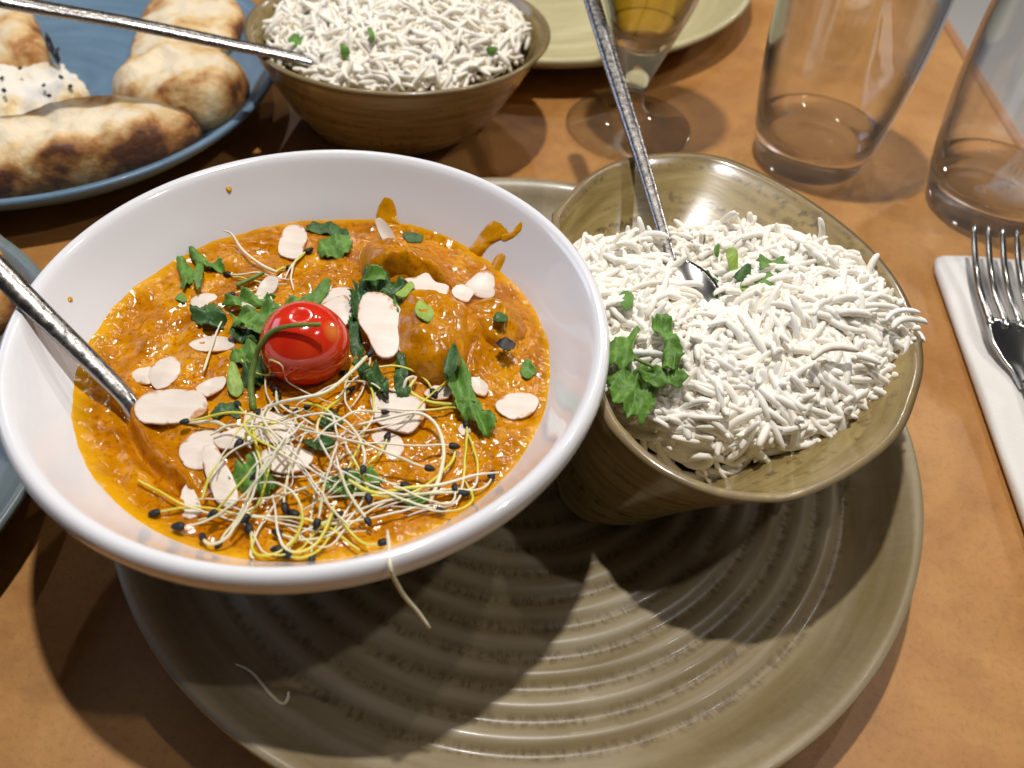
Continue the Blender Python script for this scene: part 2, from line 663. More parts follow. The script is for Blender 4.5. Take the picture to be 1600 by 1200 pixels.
# ------------------------------------------------------------------ white bowl
WC = (-.0614, .1856)
WZ = 0.0


def wall_r(z):
    return float(np.interp(z, [.024, .035, .050, .062, .072, .0785], [.02, .05, .066, .0735, .0803, .0848]))


wp = [(0, .0225), (.012, .0228), (.03, .0262), (.05, .0352), (.066, .050), (.0735, .062), (.0803, .072), (.0843, .0785), (.0864, .0818), (.0885, .0826), (.0902, .0808), (.0906, .0776), (.0898, .0745), (.0872, .0714), (.0820, .0655), (.0765, .0560), (.070, .0455), (.058, .0325), (.046, .0220), (.0395, .0165), (.0385, .0122), (.036, .0118), (.034, .0140), (.015, .0150), (0, .0150)]
V, F = lathe([(0, .0225)] + smoothprof(wp[1:-1], 110) + [(0, .0150)], 180, WC)
mesh('curry_bowl', V, F, M['white'], origin=(*WC, .0118), label='round white porcelain bowl with rolled rim holding orange curry', cat='bowl')

# ------------------------------------------------------------------ curry
CZ = .0618
BUMPS = [  # x, y from pixels, radius, height
    (*at(688, 525, .066)[:2], .0135, .0085), (*at(768, 500, .064)[:2], .0125, .0048),
    (*at(635, 412, .066)[:2], .0110, .0070), (*at(600, 600, .063)[:2], .0090, .0025),
    (*at(440, 480, .063)[:2], .012, .0018), (*at(480, 700, .063)[:2], .020, .0022),
    (*at(330, 690, .063)[:2], .012, .0012)]


FURROW = [tuple(at(px, py, CZ)[:2]) for px, py in ((192, 615), (203, 660), (222, 698), (250, 730), (286, 757))]


def curry_z(x, y):
    z = CZ
    for bx, by, br, bh in BUMPS:
        z += bh * math.exp(-(((x - bx) ** 2 + (y - by) ** 2) / br ** 2) ** 1.3)
    z += .0008 * nz(x, y, 3, 90) + .0006 * nz(x, y, 9, 200) + .0005 * nz(x, y, 5, 420)
    # furrow left by the spoon's scoop, its right bank raised
    for (ax, ay), (bx_, by_) in zip(FURROW, FURROW[1:]):
        ex, ey = bx_ - ax, by_ - ay
        t_ = max(0.0, min(1.0, ((x - ax) * ex + (y - ay) * ey) / (ex * ex + ey * ey)))
        dx, dy = x - ax - t_ * ex, y - ay - t_ * ey
        sd = math.copysign(math.hypot(dx, dy), ex * dy - ey * dx)
        best = (abs(sd), sd) if (ax, ay) == FURROW[0] or abs(sd) < best[0] else best
    z += -.0036 * math.exp(-((best[1] + .0016) / .0020) ** 2) + .0018 * math.exp(-((best[1] - .0024) / .0022) ** 2)
    # wake of the spoon on the left
    d = math.hypot(x - WC[0] - .02, y - WC[1])
    q = math.hypot(x - WC[0], y - WC[1])
    if x < WC[0]:
        z += .0007 * math.sin(d * 420) * min(1, (WC[0] - x) / .03) * max(0, 1 - (q / .074) ** 6)
    return z


V, F, E = [], [], []
NR, NA = 150, 400
for i in range(NR + 1):
    for k in range(NA):
        a = 2 * math.pi * k / NA
        f = i / NR
        wob = .0012 * nz(math.cos(a), math.sin(a), 4, 2.4) + .0007 * nz(math.cos(a), math.sin(a), 8, 7)
        side = max(0.0, math.cos(a - 3.75)) ** 1.5
        r = f * (wall_r(CZ) + .0012 + wob + .0016 * side)
        x, y = WC[0] + r * math.cos(a), WC[1] + r * math.sin(a)
        z = curry_z(x, y)
        if f > .93:
            z = z * (1 - (f - .93) / .07) + (CZ + .0006 + wob * 1.1 + .0026 * side) * (f - .93) / .07
        V.append((x, y, z))
        E.append(min(1, max(0, (f - .95 + .04 * side) / (.05 + .02 * side))))
for i in range(NR):
    for k in range(NA):
        k2 = (k + 1) % NA
        F.append((i * NA + k, (i + 1) * NA + k, (i + 1) * NA + k2, i * NA + k2))
b0 = len(V)
for k in range(NA):
    V.append((WC[0] + .066 * math.cos(2 * math.pi * k / NA), WC[1] + .066 * math.sin(2 * math.pi * k / NA), .0512))
    E.append(0)
for k in range(NA):
    k2 = (k + 1) % NA
    F.append((NR * NA + k, b0 + k, b0 + k2, NR * NA + k2))
F.append(tuple(reversed(range(b0, b0 + NA))))
curry = mesh('curry', V, F, M['curry'], origin=(*WC, .0512), attr={'edge': E},
             label='thick grainy orange curry sauce filling the white bowl', cat='curry')


def wall_hit(px, py):
    """where the pixel's ray meets the inner wall of the white bowl"""
    lo, hi = .058, .0785
    for _ in range(40):
        z = (lo + hi) / 2
        p = at(px, py, z)
        if math.hypot(p[0] - WC[0], p[1] - WC[1]) > wall_r(z):
            lo = z
        else:
            hi = z
    return at(px, py, z)


def fan(poly, fn, n=28, rings=(.3, .55, .78, .92, 1.0), jag=0.0, seed=0):
    """closed outline in photo pixels -> concentric rings; fn(px, py, rho) -> world point"""
    P = spline(poly, n, True)
    c = P.mean(0)
    if jag:
        rg = random.Random(seed)
        P = c + (P - c) * np.array([[1 + jag * rg.uniform(-1, 1)] for _ in P])
    V, F, R = [fn(*c, 0.0)], [], [0.0]
    for rho in rings:
        for p in P:
            q = c + (p - c) * rho
            V.append(fn(q[0], q[1], rho))
            R.append(rho)
    for k in range(n):
        F.append((0, 1 + (k + 1) % n, 1 + k))
    for i in range(len(rings) - 1):
        for k in range(n):
            k2 = (k + 1) % n
            a, b = 1 + i * n, 1 + (i + 1) * n
            F.append((a + k, a + k2, b + k2, b + k))
    return [np.array(v) for v in V], F, R


def close_bottom(V, F, R, n, shift):
    """give a fan sheet a thickness: under side copied by shift, joined at the outline"""
    m = len(V)
    V2 = [v + np.array(shift) for v in V]
    F2 = [tuple(m + i for i in reversed(f)) for f in F]
    last = m - n
    for k in range(n):
        k2 = (k + 1) % n
        F2.append((last + k, last + k2, m + last + k2, m + last + k))
    return V + V2, F + F2, R + R


def orient(V, F):
    """flip faces if the sheet's first triangle points down"""
    a, b, c = (np.array(V[i]) for i in F[0][:3])
    return F if np.cross(b - a, c - a)[2] > 0 else [tuple(reversed(f)) for f in F]


# smears of sauce on the bowl's wall: parts of the curry
for poly in ([(588, 342), (592, 322), (600, 309), (612, 311), (619, 328), (622, 345), (640, 362), (600, 352)],
             [(724, 402), (740, 380), (756, 358), (769, 346), (784, 350), (794, 364), (782, 374), (767, 382), (752, 400), (740, 412)],
             [(782, 368), (800, 362), (812, 348), (818, 343), (818, 356), (806, 368), (790, 376)],
             [(767, 424), (770, 408), (781, 396), (790, 400), (785, 415), (776, 426)],
             [(352, 293), (359, 291), (362, 297), (357, 302)], [(105, 466), (110, 463), (113, 468), (108, 472)]):
    def fw_(px, py, rho):
        p = wall_hit(px, py)
        d = np.array([WC[0] - p[0], WC[1] - p[1], .03])
        d /= np.linalg.norm(d)
        return p + d * (.0002 + .0007 * (1 - rho ** 2) + .0002 * nz(px, py, 1, .1))
    V, F, R = fan(poly, fw_, 32, jag=.03, seed=3)
    mesh('sauce_smear', V, orient(V, F), M['curry'], parent=curry, origin=V[0], attr={'edge': [.55] * len(V)})

# ------------------------------------------------------------------ chicken under sauce
def chunk(poly, h, label, seed):
    z0 = CZ - .001

    def f(px, py, rho):
        p = at(px, py, z0)
        d = h * (1 - rho ** 3.6) ** .62
        d += (1 - rho ** 3) * (.0026 * nz(p[0], p[1], seed, 160) + .0014 * nz(p[0], p[1], seed + 5, 330))
        return p + np.array([0, 0, d])
    V, F, R = fan(poly, f, 56, (.12, .24, .36, .48, .6, .7, .8, .88, .94, .98, 1.0), .02, seed)
    o = orient(V, F)
    V.append(V[0] - np.array([0, 0, h + .004]))
    n = 56
    b = len(V) - 1
    base = b - n
    extra = [(base + k, base + (k + 1) % n, b) for k in range(n)]
    mesh('chicken_piece', V, o + extra, M['curry'], origin=at(*np.mean(poly, 0), z0), attr={'edge': [.12] * len(V)},
         label=label, cat='chicken', group='sauce covered chunks in the curry')


chunk([(622, 490), (655, 474), (700, 484), (735, 500), (742, 545), (728, 588), (690, 608), (650, 604), (626, 582), (614, 530)], .0145,
      'largest sauce covered chunk, right of the big almond flake', 11)
chunk([(722, 498), (745, 482), (790, 486), (822, 512), (818, 538), (782, 556), (745, 548), (728, 525)], .0090,
      'low sauce covered chunk beside the dark charred bit near bowl wall', 12)
chunk([(562, 408), (590, 392), (640, 412), (690, 436), (706, 458), (672, 464), (630, 452), (590, 452), (566, 438)], .0125,
      'ridged sauce covered chunk topped by two upright almond flakes', 13)

# ------------------------------------------------------------------ tomato
tp = on(482, 566, curry_z)
tr = .0137
TC = np.array([tp[0], tp[1], CZ + tr * .62])
V, F = [], []
for i in range(25):
    ph = math.pi * i / 24
    for k in range(40):
        a = 2 * math.pi * k / 40
        rr = tr * (1 + .012 * math.cos(3 * a) * math.sin(ph) ** 2)
        V.append(TC + np.array([rr * 1.02 * math.sin(ph) * math.cos(a), rr * math.sin(ph) * math.sin(a), rr * .95 * math.cos(ph) - .0012 * math.exp(-(ph / .25) ** 2)]))
for i in range(24):
    for k in range(40):
        k2 = (k + 1) % 40
        F.append((i * 40 + k, (i + 1) * 40 + k, (i + 1) * 40 + k2, i * 40 + k2))
mesh('cherry_tomato', V, F, M['tomato'], origin=TC, label='shiny red cherry tomato sitting in the middle of the curry', cat='tomato')


def tomato_z(x, y):
    d2 = (x - TC[0]) ** 2 + (y - TC[1]) ** 2
    if d2 < tr * tr * .97:
        return TC[2] + .95 * math.sqrt(tr * tr - d2)
    return -1


def top_z(x, y):
    z = curry_z(x, y)
    # curry chunks stand a little above the field
    return z


# ------------------------------------------------------------------ almond flakes
FL = [
    ('round almond flake at the far edge of the curry, left of two coriander leaves', [(447, 357), (468, 353), (480, 367), (476, 385), (468, 403), (452, 404), (437, 398), (436, 380)], .0012, .0016, 0),
    ('small almond flake beside the cut coriander leaf on the left', [(297, 470), (308, 459), (330, 457), (340, 463), (333, 472), (320, 481), (305, 483)], .0010, .0010, 0),
    ('narrow horizontal almond flake left of the tomato crossed by a sprout', [(296, 541), (310, 530), (335, 527), (358, 530), (367, 541), (355, 549), (330, 551), (308, 549)], .0006, .0006, 0),
    ('tilted oval almond flake near the spoon, right one of an overlapping pair', [(232, 590), (236, 572), (252, 560), (270, 556), (281, 566), (279, 585), (265, 600), (245, 607)], .0026, .0010, 0),
    ('small almond flake tucked under the tilted oval flake near the spoon', [(204, 588), (210, 577), (224, 573), (237, 573), (236, 597), (218, 598)], .0008, .0008, 0),
    ('large wide almond flake lying flat right of the spoon handle', [(210, 640), (216, 625), (232, 613), (262, 609), (300, 610), (318, 616), (325, 640), (308, 652), (285, 660), (240, 662), (216, 656)], .0022, .0020, 0),
    ('slim almond flake touching the upper right of the large wide flake', [(306, 608), (325, 595), (345, 589), (354, 593), (348, 607), (328, 620), (318, 618)], .0022, .0012, 0),
    ('round almond flake below the large wide flake, left of a black seed', [(279, 707), (285, 690), (300, 677), (325, 671), (345, 676), (343, 700), (330, 722), (312, 733), (290, 728)], .0018, .0010, 0),
    ('long almond flake reaching under the left end of the sprout heap', [(333, 683), (355, 672), (385, 662), (400, 668), (395, 690), (375, 697), (350, 700), (338, 695)], .0034, .0028, 0),
    ('tall tan almond flake leaning beside the big leaf, lower left', [(316, 722), (317, 700), (330, 692), (340, 700), (352, 722), (368, 755), (372, 782), (358, 794), (340, 785), (330, 765)], .0062, .0016, 1),
    ('half sunken almond flake at the lower left edge of the curry', [(285, 765), (295, 757), (308, 775), (315, 800), (300, 810), (287, 808), (280, 790)], .0003, .0006, 1),
    ('biggest almond flake, standing between the tomato and the chicken', [(563, 470), (572, 458), (595, 457), (617, 470), (630, 492), (632, 512), (626, 535), (618, 552), (605, 559), (590, 555), (580, 538), (571, 520), (559, 500)], .0110, .0050, 0),
    ('narrow almond flake peeking out right of the biggest flake', [(632, 505), (640, 508), (647, 528), (640, 545), (628, 550), (622, 542)], .0085, .0052, 0),
    ('almond flake behind the tomato, rear one of a stacked pair', [(497, 465), (512, 452), (535, 447), (548, 450), (550, 470), (535, 480), (510, 485)], .0040, .0030, 1),
    ('almond flake behind the tomato, front one of a stacked pair', [(495, 482), (515, 467), (540, 460), (551, 485), (548, 500), (535, 507), (515, 500)], .0058, .0034, 0),
    ('upright slim almond flake at the back, nearest the sauce smear', [(587, 347), (594, 343), (605, 352), (616, 370), (625, 390), (618, 396), (605, 388), (592, 365)], .0145, .0070, 0),
    ('slim almond flake seen edge on along the chicken ridge', [(618, 396), (630, 389), (655, 400), (675, 408), (681, 415), (668, 414), (640, 408)], .0092, .0074, 0),
    ('jagged broken almond flake between the coriander and the bowl wall', [(632, 436), (650, 433), (668, 426), (680, 440), (700, 446), (698, 461), (675, 455), (655, 458), (645, 447)], .0096, .0080, 0),
    ('broad almond flake leaning against the right wall of the bowl', [(726, 447), (740, 430), (756, 421), (770, 426), (773, 445), (770, 463), (745, 462)], .0072, .0036, 0),
    ('pale broken almond flake in front of the one leaning on the wall', [(706, 454), (722, 445), (740, 455), (735, 468), (728, 473), (712, 466)], .0064, .0048, 0),
    ('large squarish almond flake below the dark ruffled leaf', [(580, 617), (610, 616), (640, 618), (660, 628), (666, 645), (655, 665), (640, 677), (615, 673), (590, 662), (582, 645)], .0018, .0010, 0),
    ('half sunken almond flake just below the large squarish one', [(573, 680), (590, 670), (610, 673), (628, 685), (630, 705), (615, 717), (595, 713), (578, 700)], .0004, .0004, 0),
    ('small flat almond flake left of the long bright leaf', [(663, 617), (675, 606), (695, 605), (704, 612), (700, 624), (680, 626)], .0006, .0006, 0),
    ('small almond flake partly behind the long bright leaf', [(735, 592), (750, 593), (763, 606), (758, 620), (745, 617), (738, 607)], .0012, .0008, 0),
    ('rounded almond flake nearest the right edge of the curry', [(774, 632), (790, 618), (815, 614), (838, 620), (840, 635), (825, 650), (800, 655), (780, 645)], .0008, .0008, 0),
    ('tiny sunken almond fragment by the tip of the long leaf', [(715, 668), (722, 662), (732, 666), (735, 675), (722, 680)], .0004, .0004, 1),
    ('upright almond flake amid the small sprouts behind the tomato', [(400, 462), (410, 440), (425, 430), (435, 437), (430, 455), (415, 465)], .0050, .0020, 0),
    ('almond flake lying left of the small sprouts behind the tomato', [(375, 472), (395, 460), (412, 462), (420, 473), (400, 482), (382, 482)], .0018, .0014, 0),
    ('almond flake under the upper part of the sprout heap', [(380, 650), (400, 640), (440, 645), (460, 660), (455, 685), (420, 690), (395, 680)], .0046, .0034, 0),
    ('almond flake buried in the middle of the sprout heap', [(410, 705), (440, 695), (470, 700), (490, 715), (470, 735), (435, 738), (412, 725)], .0036, .0026, 1),
]
tan = m_flake()
tan.name = 'tan_almond_flake'
tn = tan.node_tree.nodes
for nd in tn:
    if nd.type == 'MIX':
        pass


def flake(label, poly, z_far, z_near, tanned, idx):
    ys = [p[1] for p in poly]
    y0, y1 = min(ys), max(ys)
    c = on(*np.mean(poly, 0), curry_z)
    base = c[2] if z_far < .005 else CZ
    rg = random.Random(idx)
    curl = rg.uniform(-.0006, .0007)

    def f(px, py, rho):
        t = (py - y0) / max(1, y1 - y0)
        t = min(1.2, max(-.2, t))
        z = base + z_far * (1 - t) + z_near * t
        p = at(px, py, z)
        return p + np.array([0, 0, .00012 * (1 - rho ** 6) + curl * rho * rho + .00015 * nz(px, py, idx, .06)])
    n = 30
    V, F, R = fan(poly, f, n, (.4, .75, .965, 1.0), .02, idx)
    V, F, R = close_bottom(V, orient(V, F), R, n, (0, 0, -.0007))
    o = mesh('almond_flake', V, F, M['flake'], origin=np.mean(V, 0), attr={'rho': R}, label=label, cat='almond', group='almond flakes on the curry')
    return o


for i, (lab, poly, za, zb, tn_) in enumerate(FL):
    flake(lab, poly, za, zb, tn_, i)


# ------------------------------------------------------------------ coriander
def leaf(name, label, poly, zf, lift, mt, group, seed, tilt=0.0, amp=.0009, jag=.07, cat='coriander'):
    rg = random.Random(seed)
    ang = rg.uniform(0, 6.28)
    c0 = np.mean(poly, 0)
    cz = on(c0[0], c0[1], zf)[2]
    ys = [p[1] for p in poly]
    span = max(8, max(ys) - min(ys))

    def f(px, py, rho):
        z = cz + lift + tilt * (c0[1] - py) / span
        p = at(px, py, z)
        fold = math.sin((px * math.cos(ang) + py * math.sin(ang)) * .23 + seed)
        z2 = zf(p[0], p[1]) + .0004 if tilt == 0 else 0
        d = amp * fold * (.4 + rho) + amp * .9 * nz(px, py, seed, .11)
        if tilt == 0:
            d = max(d, z2 - z)
        return p + np.array([0, 0, d])
    per = sum(math.dist(poly[i], poly[(i + 1) % len(poly)]) for i in range(len(poly)))
    n = int(min(80, max(24, per / 3)))
    V, F, R = fan(poly, f, n, (.25, .5, .72, .88, 1.0), jag, seed)
    V, F, R = close_bottom(V, orient(V, F), R, n, (0, 0, -.0003))
    return mesh(name, V, F, mt, origin=np.mean(V, 0), label=label, cat=cat, group=group)


G1 = 'chopped coriander on the curry'
L, D, Pp = M['leaf'], M['leafd'], M['leafp']
LV = [
    ('folded coriander leaf nearest the upper left wall, left half', [(275, 405), (292, 408), (303, 425), (300, 443), (285, 452), (280, 430)], .0012, L, 0, .0012),
    ('coriander leaflet with a side lobe at the upper left of the curry', [(296, 392), (318, 395), (325, 410), (345, 405), (348, 420), (325, 420), (308, 415)], .0022, L, 0, .0012),
    ('small coriander stem tip between two leaflets at upper left', [(300, 420), (314, 410), (319, 425), (308, 450)], .0030, L, 0, .0006),
    ('dark wet coriander leaf at the far edge, by the round flake', [(478, 355), (495, 347), (525, 350), (545, 365), (535, 374), (512, 366), (485, 363)], .0008, D, 0, .0006),
    ('square cut coriander leaf just below the dark far edge leaf', [(505, 372), (530, 365), (548, 368), (547, 393), (530, 402), (510, 403), (497, 393)], .0018, L, .002, .0009),
    ('curled coriander leaf below the small flake on the left', [(297, 485), (320, 470), (345, 478), (352, 500), (330, 513), (310, 506)], .0018, D, 0, .0016),
    ('upper leaf of the large coriander cluster left of the tomato', [(348, 470), (375, 455), (410, 458), (430, 468), (400, 485), (368, 482)], .0030, L, .003, .0014),
    ('broad middle leaf of the large coriander cluster above the tomato', [(366, 490), (400, 478), (440, 470), (472, 470), (458, 487), (440, 503), (418, 517), (388, 516), (364, 507)], .0040, L, .002, .0016),
    ('dark underside leaf below the large coriander cluster', [(360, 512), (390, 512), (410, 520), (398, 533), (372, 530), (358, 524)], .0014, D, 0, .0010),
    ('long slanted coriander blade behind the tomato', [(452, 486), (470, 466), (498, 446), (513, 436), (514, 452), (494, 478), (470, 494)], .0034, L, .004, .0005),
    ('dark coriander clump behind the biggest flake', [(548, 478), (552, 445), (572, 426), (600, 430), (632, 442), (640, 455), (600, 466), (575, 478), (560, 500)], .0062, D, .004, .0020),
    ('curled pale topped leaf crowning the dark coriander clump', [(563, 438), (572, 425), (592, 418), (604, 432), (585, 442)], .0096, L, .002, .0010),
    ('coriander leaf draped over the largest chicken chunk', [(618, 470), (650, 452), (674, 465), (676, 488), (662, 512), (640, 510), (624, 492)], .0072, L, .003, .0013),
    ('pale green stem slice on the leaf over the chicken', [(648, 484), (658, 469), (678, 488), (671, 502), (659, 499)], .0108, Pp, 0, .0003),
    ('pale split stem piece between dark clump and jagged flake', [(618, 460), (640, 441), (648, 447), (640, 456), (630, 464)], .0100, Pp, 0, .0003),
    ('dark blade under the right edge of the biggest flake', [(545, 500), (556, 492), (566, 530), (568, 560), (552, 556), (546, 530)], .0022, D, .003, .0008),
    ('long bright ruffled coriander leaf right of the chicken', [(697, 592), (715, 568), (735, 580), (738, 605), (750, 620), (758, 640), (776, 656), (770, 673), (752, 676), (735, 655), (718, 645), (707, 620)], .0040, L, .004, .0014),
    ('dark folded upper end of the long bright leaf', [(692, 584), (700, 552), (712, 540), (718, 560), (704, 586)], .0062, D, .003, .0006),
    ('dark ruffled coriander leaf right of the tomato', [(550, 570), (575, 564), (598, 580), (607, 600), (601, 616), (585, 612), (570, 592)], .0026, D, .002, .0018),
    ('narrow dark leaf at the foot of the largest chunk', [(620, 556), (632, 548), (638, 590), (641, 616), (624, 622), (616, 596)], .0022, D, .003, .0008),
    ('tiny leaf sprig near the right edge of the curry', [(812, 578), (824, 562), (831, 570), (838, 580), (822, 592)], .0008, L, 0, .0006),
    ('pale green stalk piece left of the tomato', [(355, 606), (358, 572), (368, 568), (376, 590), (380, 606), (368, 621)], .0026, Pp, .003, .0004),
    ('dark crumpled leaf between the pale stalk and the tomato', [(374, 586), (396, 562), (412, 566), (408, 596), (388, 612)], .0028, D, .002, .0012),
    ('green leaf just above the pale stalk piece', [(358, 562), (374, 540), (394, 533), (402, 552), (382, 570)], .0020, L, .002, .0010),
    ('small dark leaf hooked below the pale stalk', [(330, 641), (345, 632), (366, 628), (376, 640), (373, 657), (358, 646), (336, 655)], .0008, D, 0, .0005),
    ('large glossy coriander leaf at the lower left of the sprouts', [(358, 742), (380, 719), (410, 722), (428, 745), (432, 766), (405, 772), (383, 768), (368, 756)], .0028, L, .003, .0012),
    ('long coriander leaf under the sprouts at lower right', [(505, 752), (540, 740), (580, 733), (597, 745), (590, 762), (560, 774), (525, 772)], .0024, L, .002, .0010),
    ('bright leaf end near the front wall, right of the sprouts', [(616, 772), (650, 764), (669, 775), (665, 787), (640, 790), (624, 784)], .0014, L, 0, .0006),
    ('wet dark leaf bit by the bowl wall at the back', [(630, 367), (645, 364), (661, 370), (655, 378), (637, 377)], .0006, D, 0, .0003),
    ('small leaf bit between tan flake and large glossy leaf', [(385, 716), (400, 706), (418, 714), (402, 730)], .0020, L, 0, .0008),
    ('dark leaf under the right side of the sprout heap', [(498, 650), (520, 638), (538, 654), (522, 670), (503, 667)], .0012, D, 0, .0008),
    ('dark leaf glimpsed through the centre of the sprouts', [(472, 692), (500, 680), (524, 690), (505, 708)], .0012, D, 0, .0008),
    ('tiny leaf fragment beside the small flake on the left', [(273, 468), (282, 460), (292, 466), (286, 472)], .0006, L, 0, .0004),
]
for i, (lab, poly, lift, mt, tilt, amp) in enumerate(LV):
    leaf('coriander_leaf' if mt is not Pp else 'coriander_stalk', lab, poly, curry_z, lift, mt, G1, 40 + i, tilt, amp, jag=.015 if mt is Pp else .11)
leaf('charred_bit', 'small black charred bit on the sauce near the right wall', [(776, 532), (790, 529), (806, 535), (800, 544), (785, 546)], curry_z, .0042, M['char'], None, 91, 0, .0003, .16, 'charred bit')
leaf('charred_bit', 'charred dark green patch on the low chunk by the wall', [(770, 497), (782, 488), (793, 492), (790, 503), (778, 504)], curry_z, .0052, M['leafd'], None, 92, 0, .0005, .1, 'charred bit')


def tube_px(name, pts, rad, mt, parent=None, sides=7, n=26, attr=False, **kw):
    P = spline([at(x, y, z) for x, y, z in pts], n)
    r = np.interp(np.linspace(0, 1, n), [0, .5, 1], rad)
    V, F = tube(P, r, sides)
    a = {'along': np.r_[np.repeat(np.linspace(0, 1, n), sides), 0, 1]} if attr else None
    return mesh(name, V, F, mt, parent=parent, origin=P[0], attr=a, **kw), P


stemgreen = m_leaf('green_stalk', (.17, .26, .05), (.12, .20, .03), .35)
tube_px('coriander_stalk', [(396, 640, .0635), (392, 600, .067), (398, 565, .0705), (406, 540, .0755), (425, 518, .0810), (455, 509, .0845), (500, 507, .0858)],
        (.0011, .0008, .0007), stemgreen, label='bent green coriander stalk arching over the top of the tomato', cat='coriander', group=G1)
tube_px('coriander_stalk', [(370, 446, .0640), (390, 437, .0645), (412, 426, .0650)], (.0008, .0008, .0006), stemgreen,
        label='short straight green stalk left of the small sprouts', cat='coriander', group=G1)

# ------------------------------------------------------------------ sprouts
def seed_mesh():
    V, F = [], []
    for i in range(9):
        ph = math.pi * i / 8
        for k in range(8):
            a = 2 * math.pi * k / 8
            r = .00125 * math.sin(ph) ** .8 * (1.0 + .28 * math.cos(ph)) * (1 + .12 * math.cos(3 * a))
            V.append((r * math.cos(a), r * .75 * math.sin(a), -.0020 * math.cos(ph)))
    for i in range(8):
        for k in range(8):
            k2 = (k + 1) % 8
            F.append((i * 8 + k, i * 8 + k2, (i + 1) * 8 + k2, (i + 1) * 8 + k))
    me = bpy.data.meshes.new('seed')
    me.from_pydata(V, [], F)
    me.polygons.foreach_set('use_smooth', [True] * len(F))
    me.materials.append(M['seed'])
    return me


SEED = seed_mesh()
GS = 'sprouts scattered over the curry'


def sprout(P, label, r=.00055, seed=True, taper=True):
    n = len(P)
    root = empty('sprout', P[0], label, 'sprout', GS)
    rr = r * np.interp(np.linspace(0, 1, n), [0, .15, .6, .9, 1], [.45, .8, 1.0, 1.15, .8]) if taper else r
    V, F = tube(P, rr, 6)
    mesh('stem', V, F, M['sprout'], parent=root, origin=P[0], attr={'along': np.r_[np.repeat(np.linspace(0, 1, n), 6), 0, 1]})
    if seed:
        d = Vector(P[-1] - P[-2]).normalized()
        o = link('seed', SEED, root, Vector(P[-1] - P[0]) + d * .001)
        o.rotation_euler = d.to_track_quat('Z', 'Y').to_euler()
        s = rnd.uniform(.7, 1.0)
        o.scale = (s, s, s)
    return root


def surf(x, y):
    return max(curry_z(x, y), tomato_z(x, y))


HC = at(478, 715, .068)
rs = random.Random(21)


def heap(x, y):
    u, v = (x - HC[0]) / .040, (y - HC[1]) / .021
    return .0120 * math.exp(-(u * u + v * v) * 1.1)


def random_sprout(px, py, length, ang, curl, layer, label, seed=True, tries=0):
    p = at(px, py, .066)[:2].copy()
    n = 26
    step = length / n
    pts = []
    a = ang
    k = curl
    for i in range(n):
        q = math.hypot(p[0] - WC[0], p[1] - WC[1])
        z = surf(p[0], p[1]) + .0008 + layer * heap(p[0], p[1]) + .0016 * math.sin(math.pi * i / n) * rs.random() ** .3 * (.5 + layer)
        lim = .0735
        if q > lim - .002:
            z += (q - lim + .002) * .9
        pts.append((p[0], p[1], z))
        a += k * step * 100 + rs.uniform(-.12, .12)
        k += rs.uniform(-.13, .13)
        if q > lim - .004:      # turn back from the wall
            inward = math.atan2(WC[1] - p[1], WC[0] - p[0])
            a += .35 * math.sin(inward - a)
        p = p + step * np.array([math.cos(a), math.sin(a)])
    if tries < 25 and any(math.hypot(q[0] - TC[0], q[1] - TC[1]) < tr * .8 for q in pts):
        return random_sprout(px, py + 4, length, rs.uniform(0, 6.28), rs.uniform(-.45, .45), layer, label, seed, tries + 1)
    P = spline(np.array(pts), 30)
    P[:, 2] = np.convolve(np.r_[[P[0, 2]] * 3, P[:, 2], [P[-1, 2]] * 3], np.ones(7) / 7, 'valid')
    P[:, 2] = np.maximum(P[:, 2], [surf(x, y) + .0005 for x, y, _ in P])
    return sprout(P, label, rs.uniform(.00028, .00043), seed)


LAB = 'thin pale sprout tangled in the heap at the front of the curry'
for i in range(56):
    px = 492 + rs.gauss(0, 48)
    py = 705 + rs.gauss(0, 48)
    random_sprout(min(640, max(320, px)), min(820, max(630, py)), rs.uniform(.022, .048), rs.uniform(0, 6.28), rs.uniform(-.45, .45), rs.random(), LAB, rs.random() < .75)
LAB2 = 'thin pale sprout lying loose along the front edge of the curry'
for i in range(15):
    random_sprout(300 + 430 * i / 15 + rs.uniform(-15, 15), 815 - 55 * max(0, (i - 9) / 6) - 30 * max(0, (4 - i) / 4) + rs.uniform(-22, 12), rs.uniform(.03, .05), rs.choice([0, math.pi]) + rs.uniform(-.5, .5), rs.uniform(-.3, .3), .25, LAB2, i % 2 == 0)
LAB3 = 'thin pale sprout in the small tangle behind the tomato'
for i in range(8):
    random_sprout(440 + rs.uniform(-25, 35), 430 + rs.uniform(-12, 28), rs.uniform(.012, .026), rs.uniform(0, 6.28), rs.uniform(-.5, .5), .2, LAB3, i % 2 == 0)


def sprout_px(pts, label, r=.0006, seed=True):
    P = spline([at(x, y, z) for x, y, z in pts], 34)
    return sprout(P, label, r, seed)


cz = CZ + .0012
sprout_px([(540, 668, cz + .003), (600, 655, cz + .0035), (650, 645, cz + .004), (680, 662, cz + .003), (693, 700, cz + .002), (688, 740, cz + .0015), (672, 785, cz + .001)],
          'long sprout looping right around the large squarish flake', seed=False)
sprout_px([(350, 361, .0690), (362, 366, .0672), (380, 392, .0640), (410, 415, .0645), (432, 425, .065)], 'curved sprout touching the far wall at the upper left', seed=False)
sprout_px([(780, 738, .0652), (740, 743, .0642), (690, 757, .0648), (640, 762, .0650), (585, 770, .0662), (545, 750, .068)], 'straight white sprout reaching the right front wall', seed=False)
sprout_px([(410, 640, .066), (440, 628, .072), (470, 622, .0735), (510, 612, .0725), (545, 585, .071), (575, 555, .0715)], 'white sprout running along the front of the tomato', seed=True)
sprout_px([(585, 600, cz + .001), (625, 612, cz + .0015), (635, 593, cz + .004), (650, 590, cz + .003), (640, 610, cz + .002), (670, 628, cz + .001), (710, 632, cz)], 'yellowish sprout bent above the large squarish flake', seed=False)
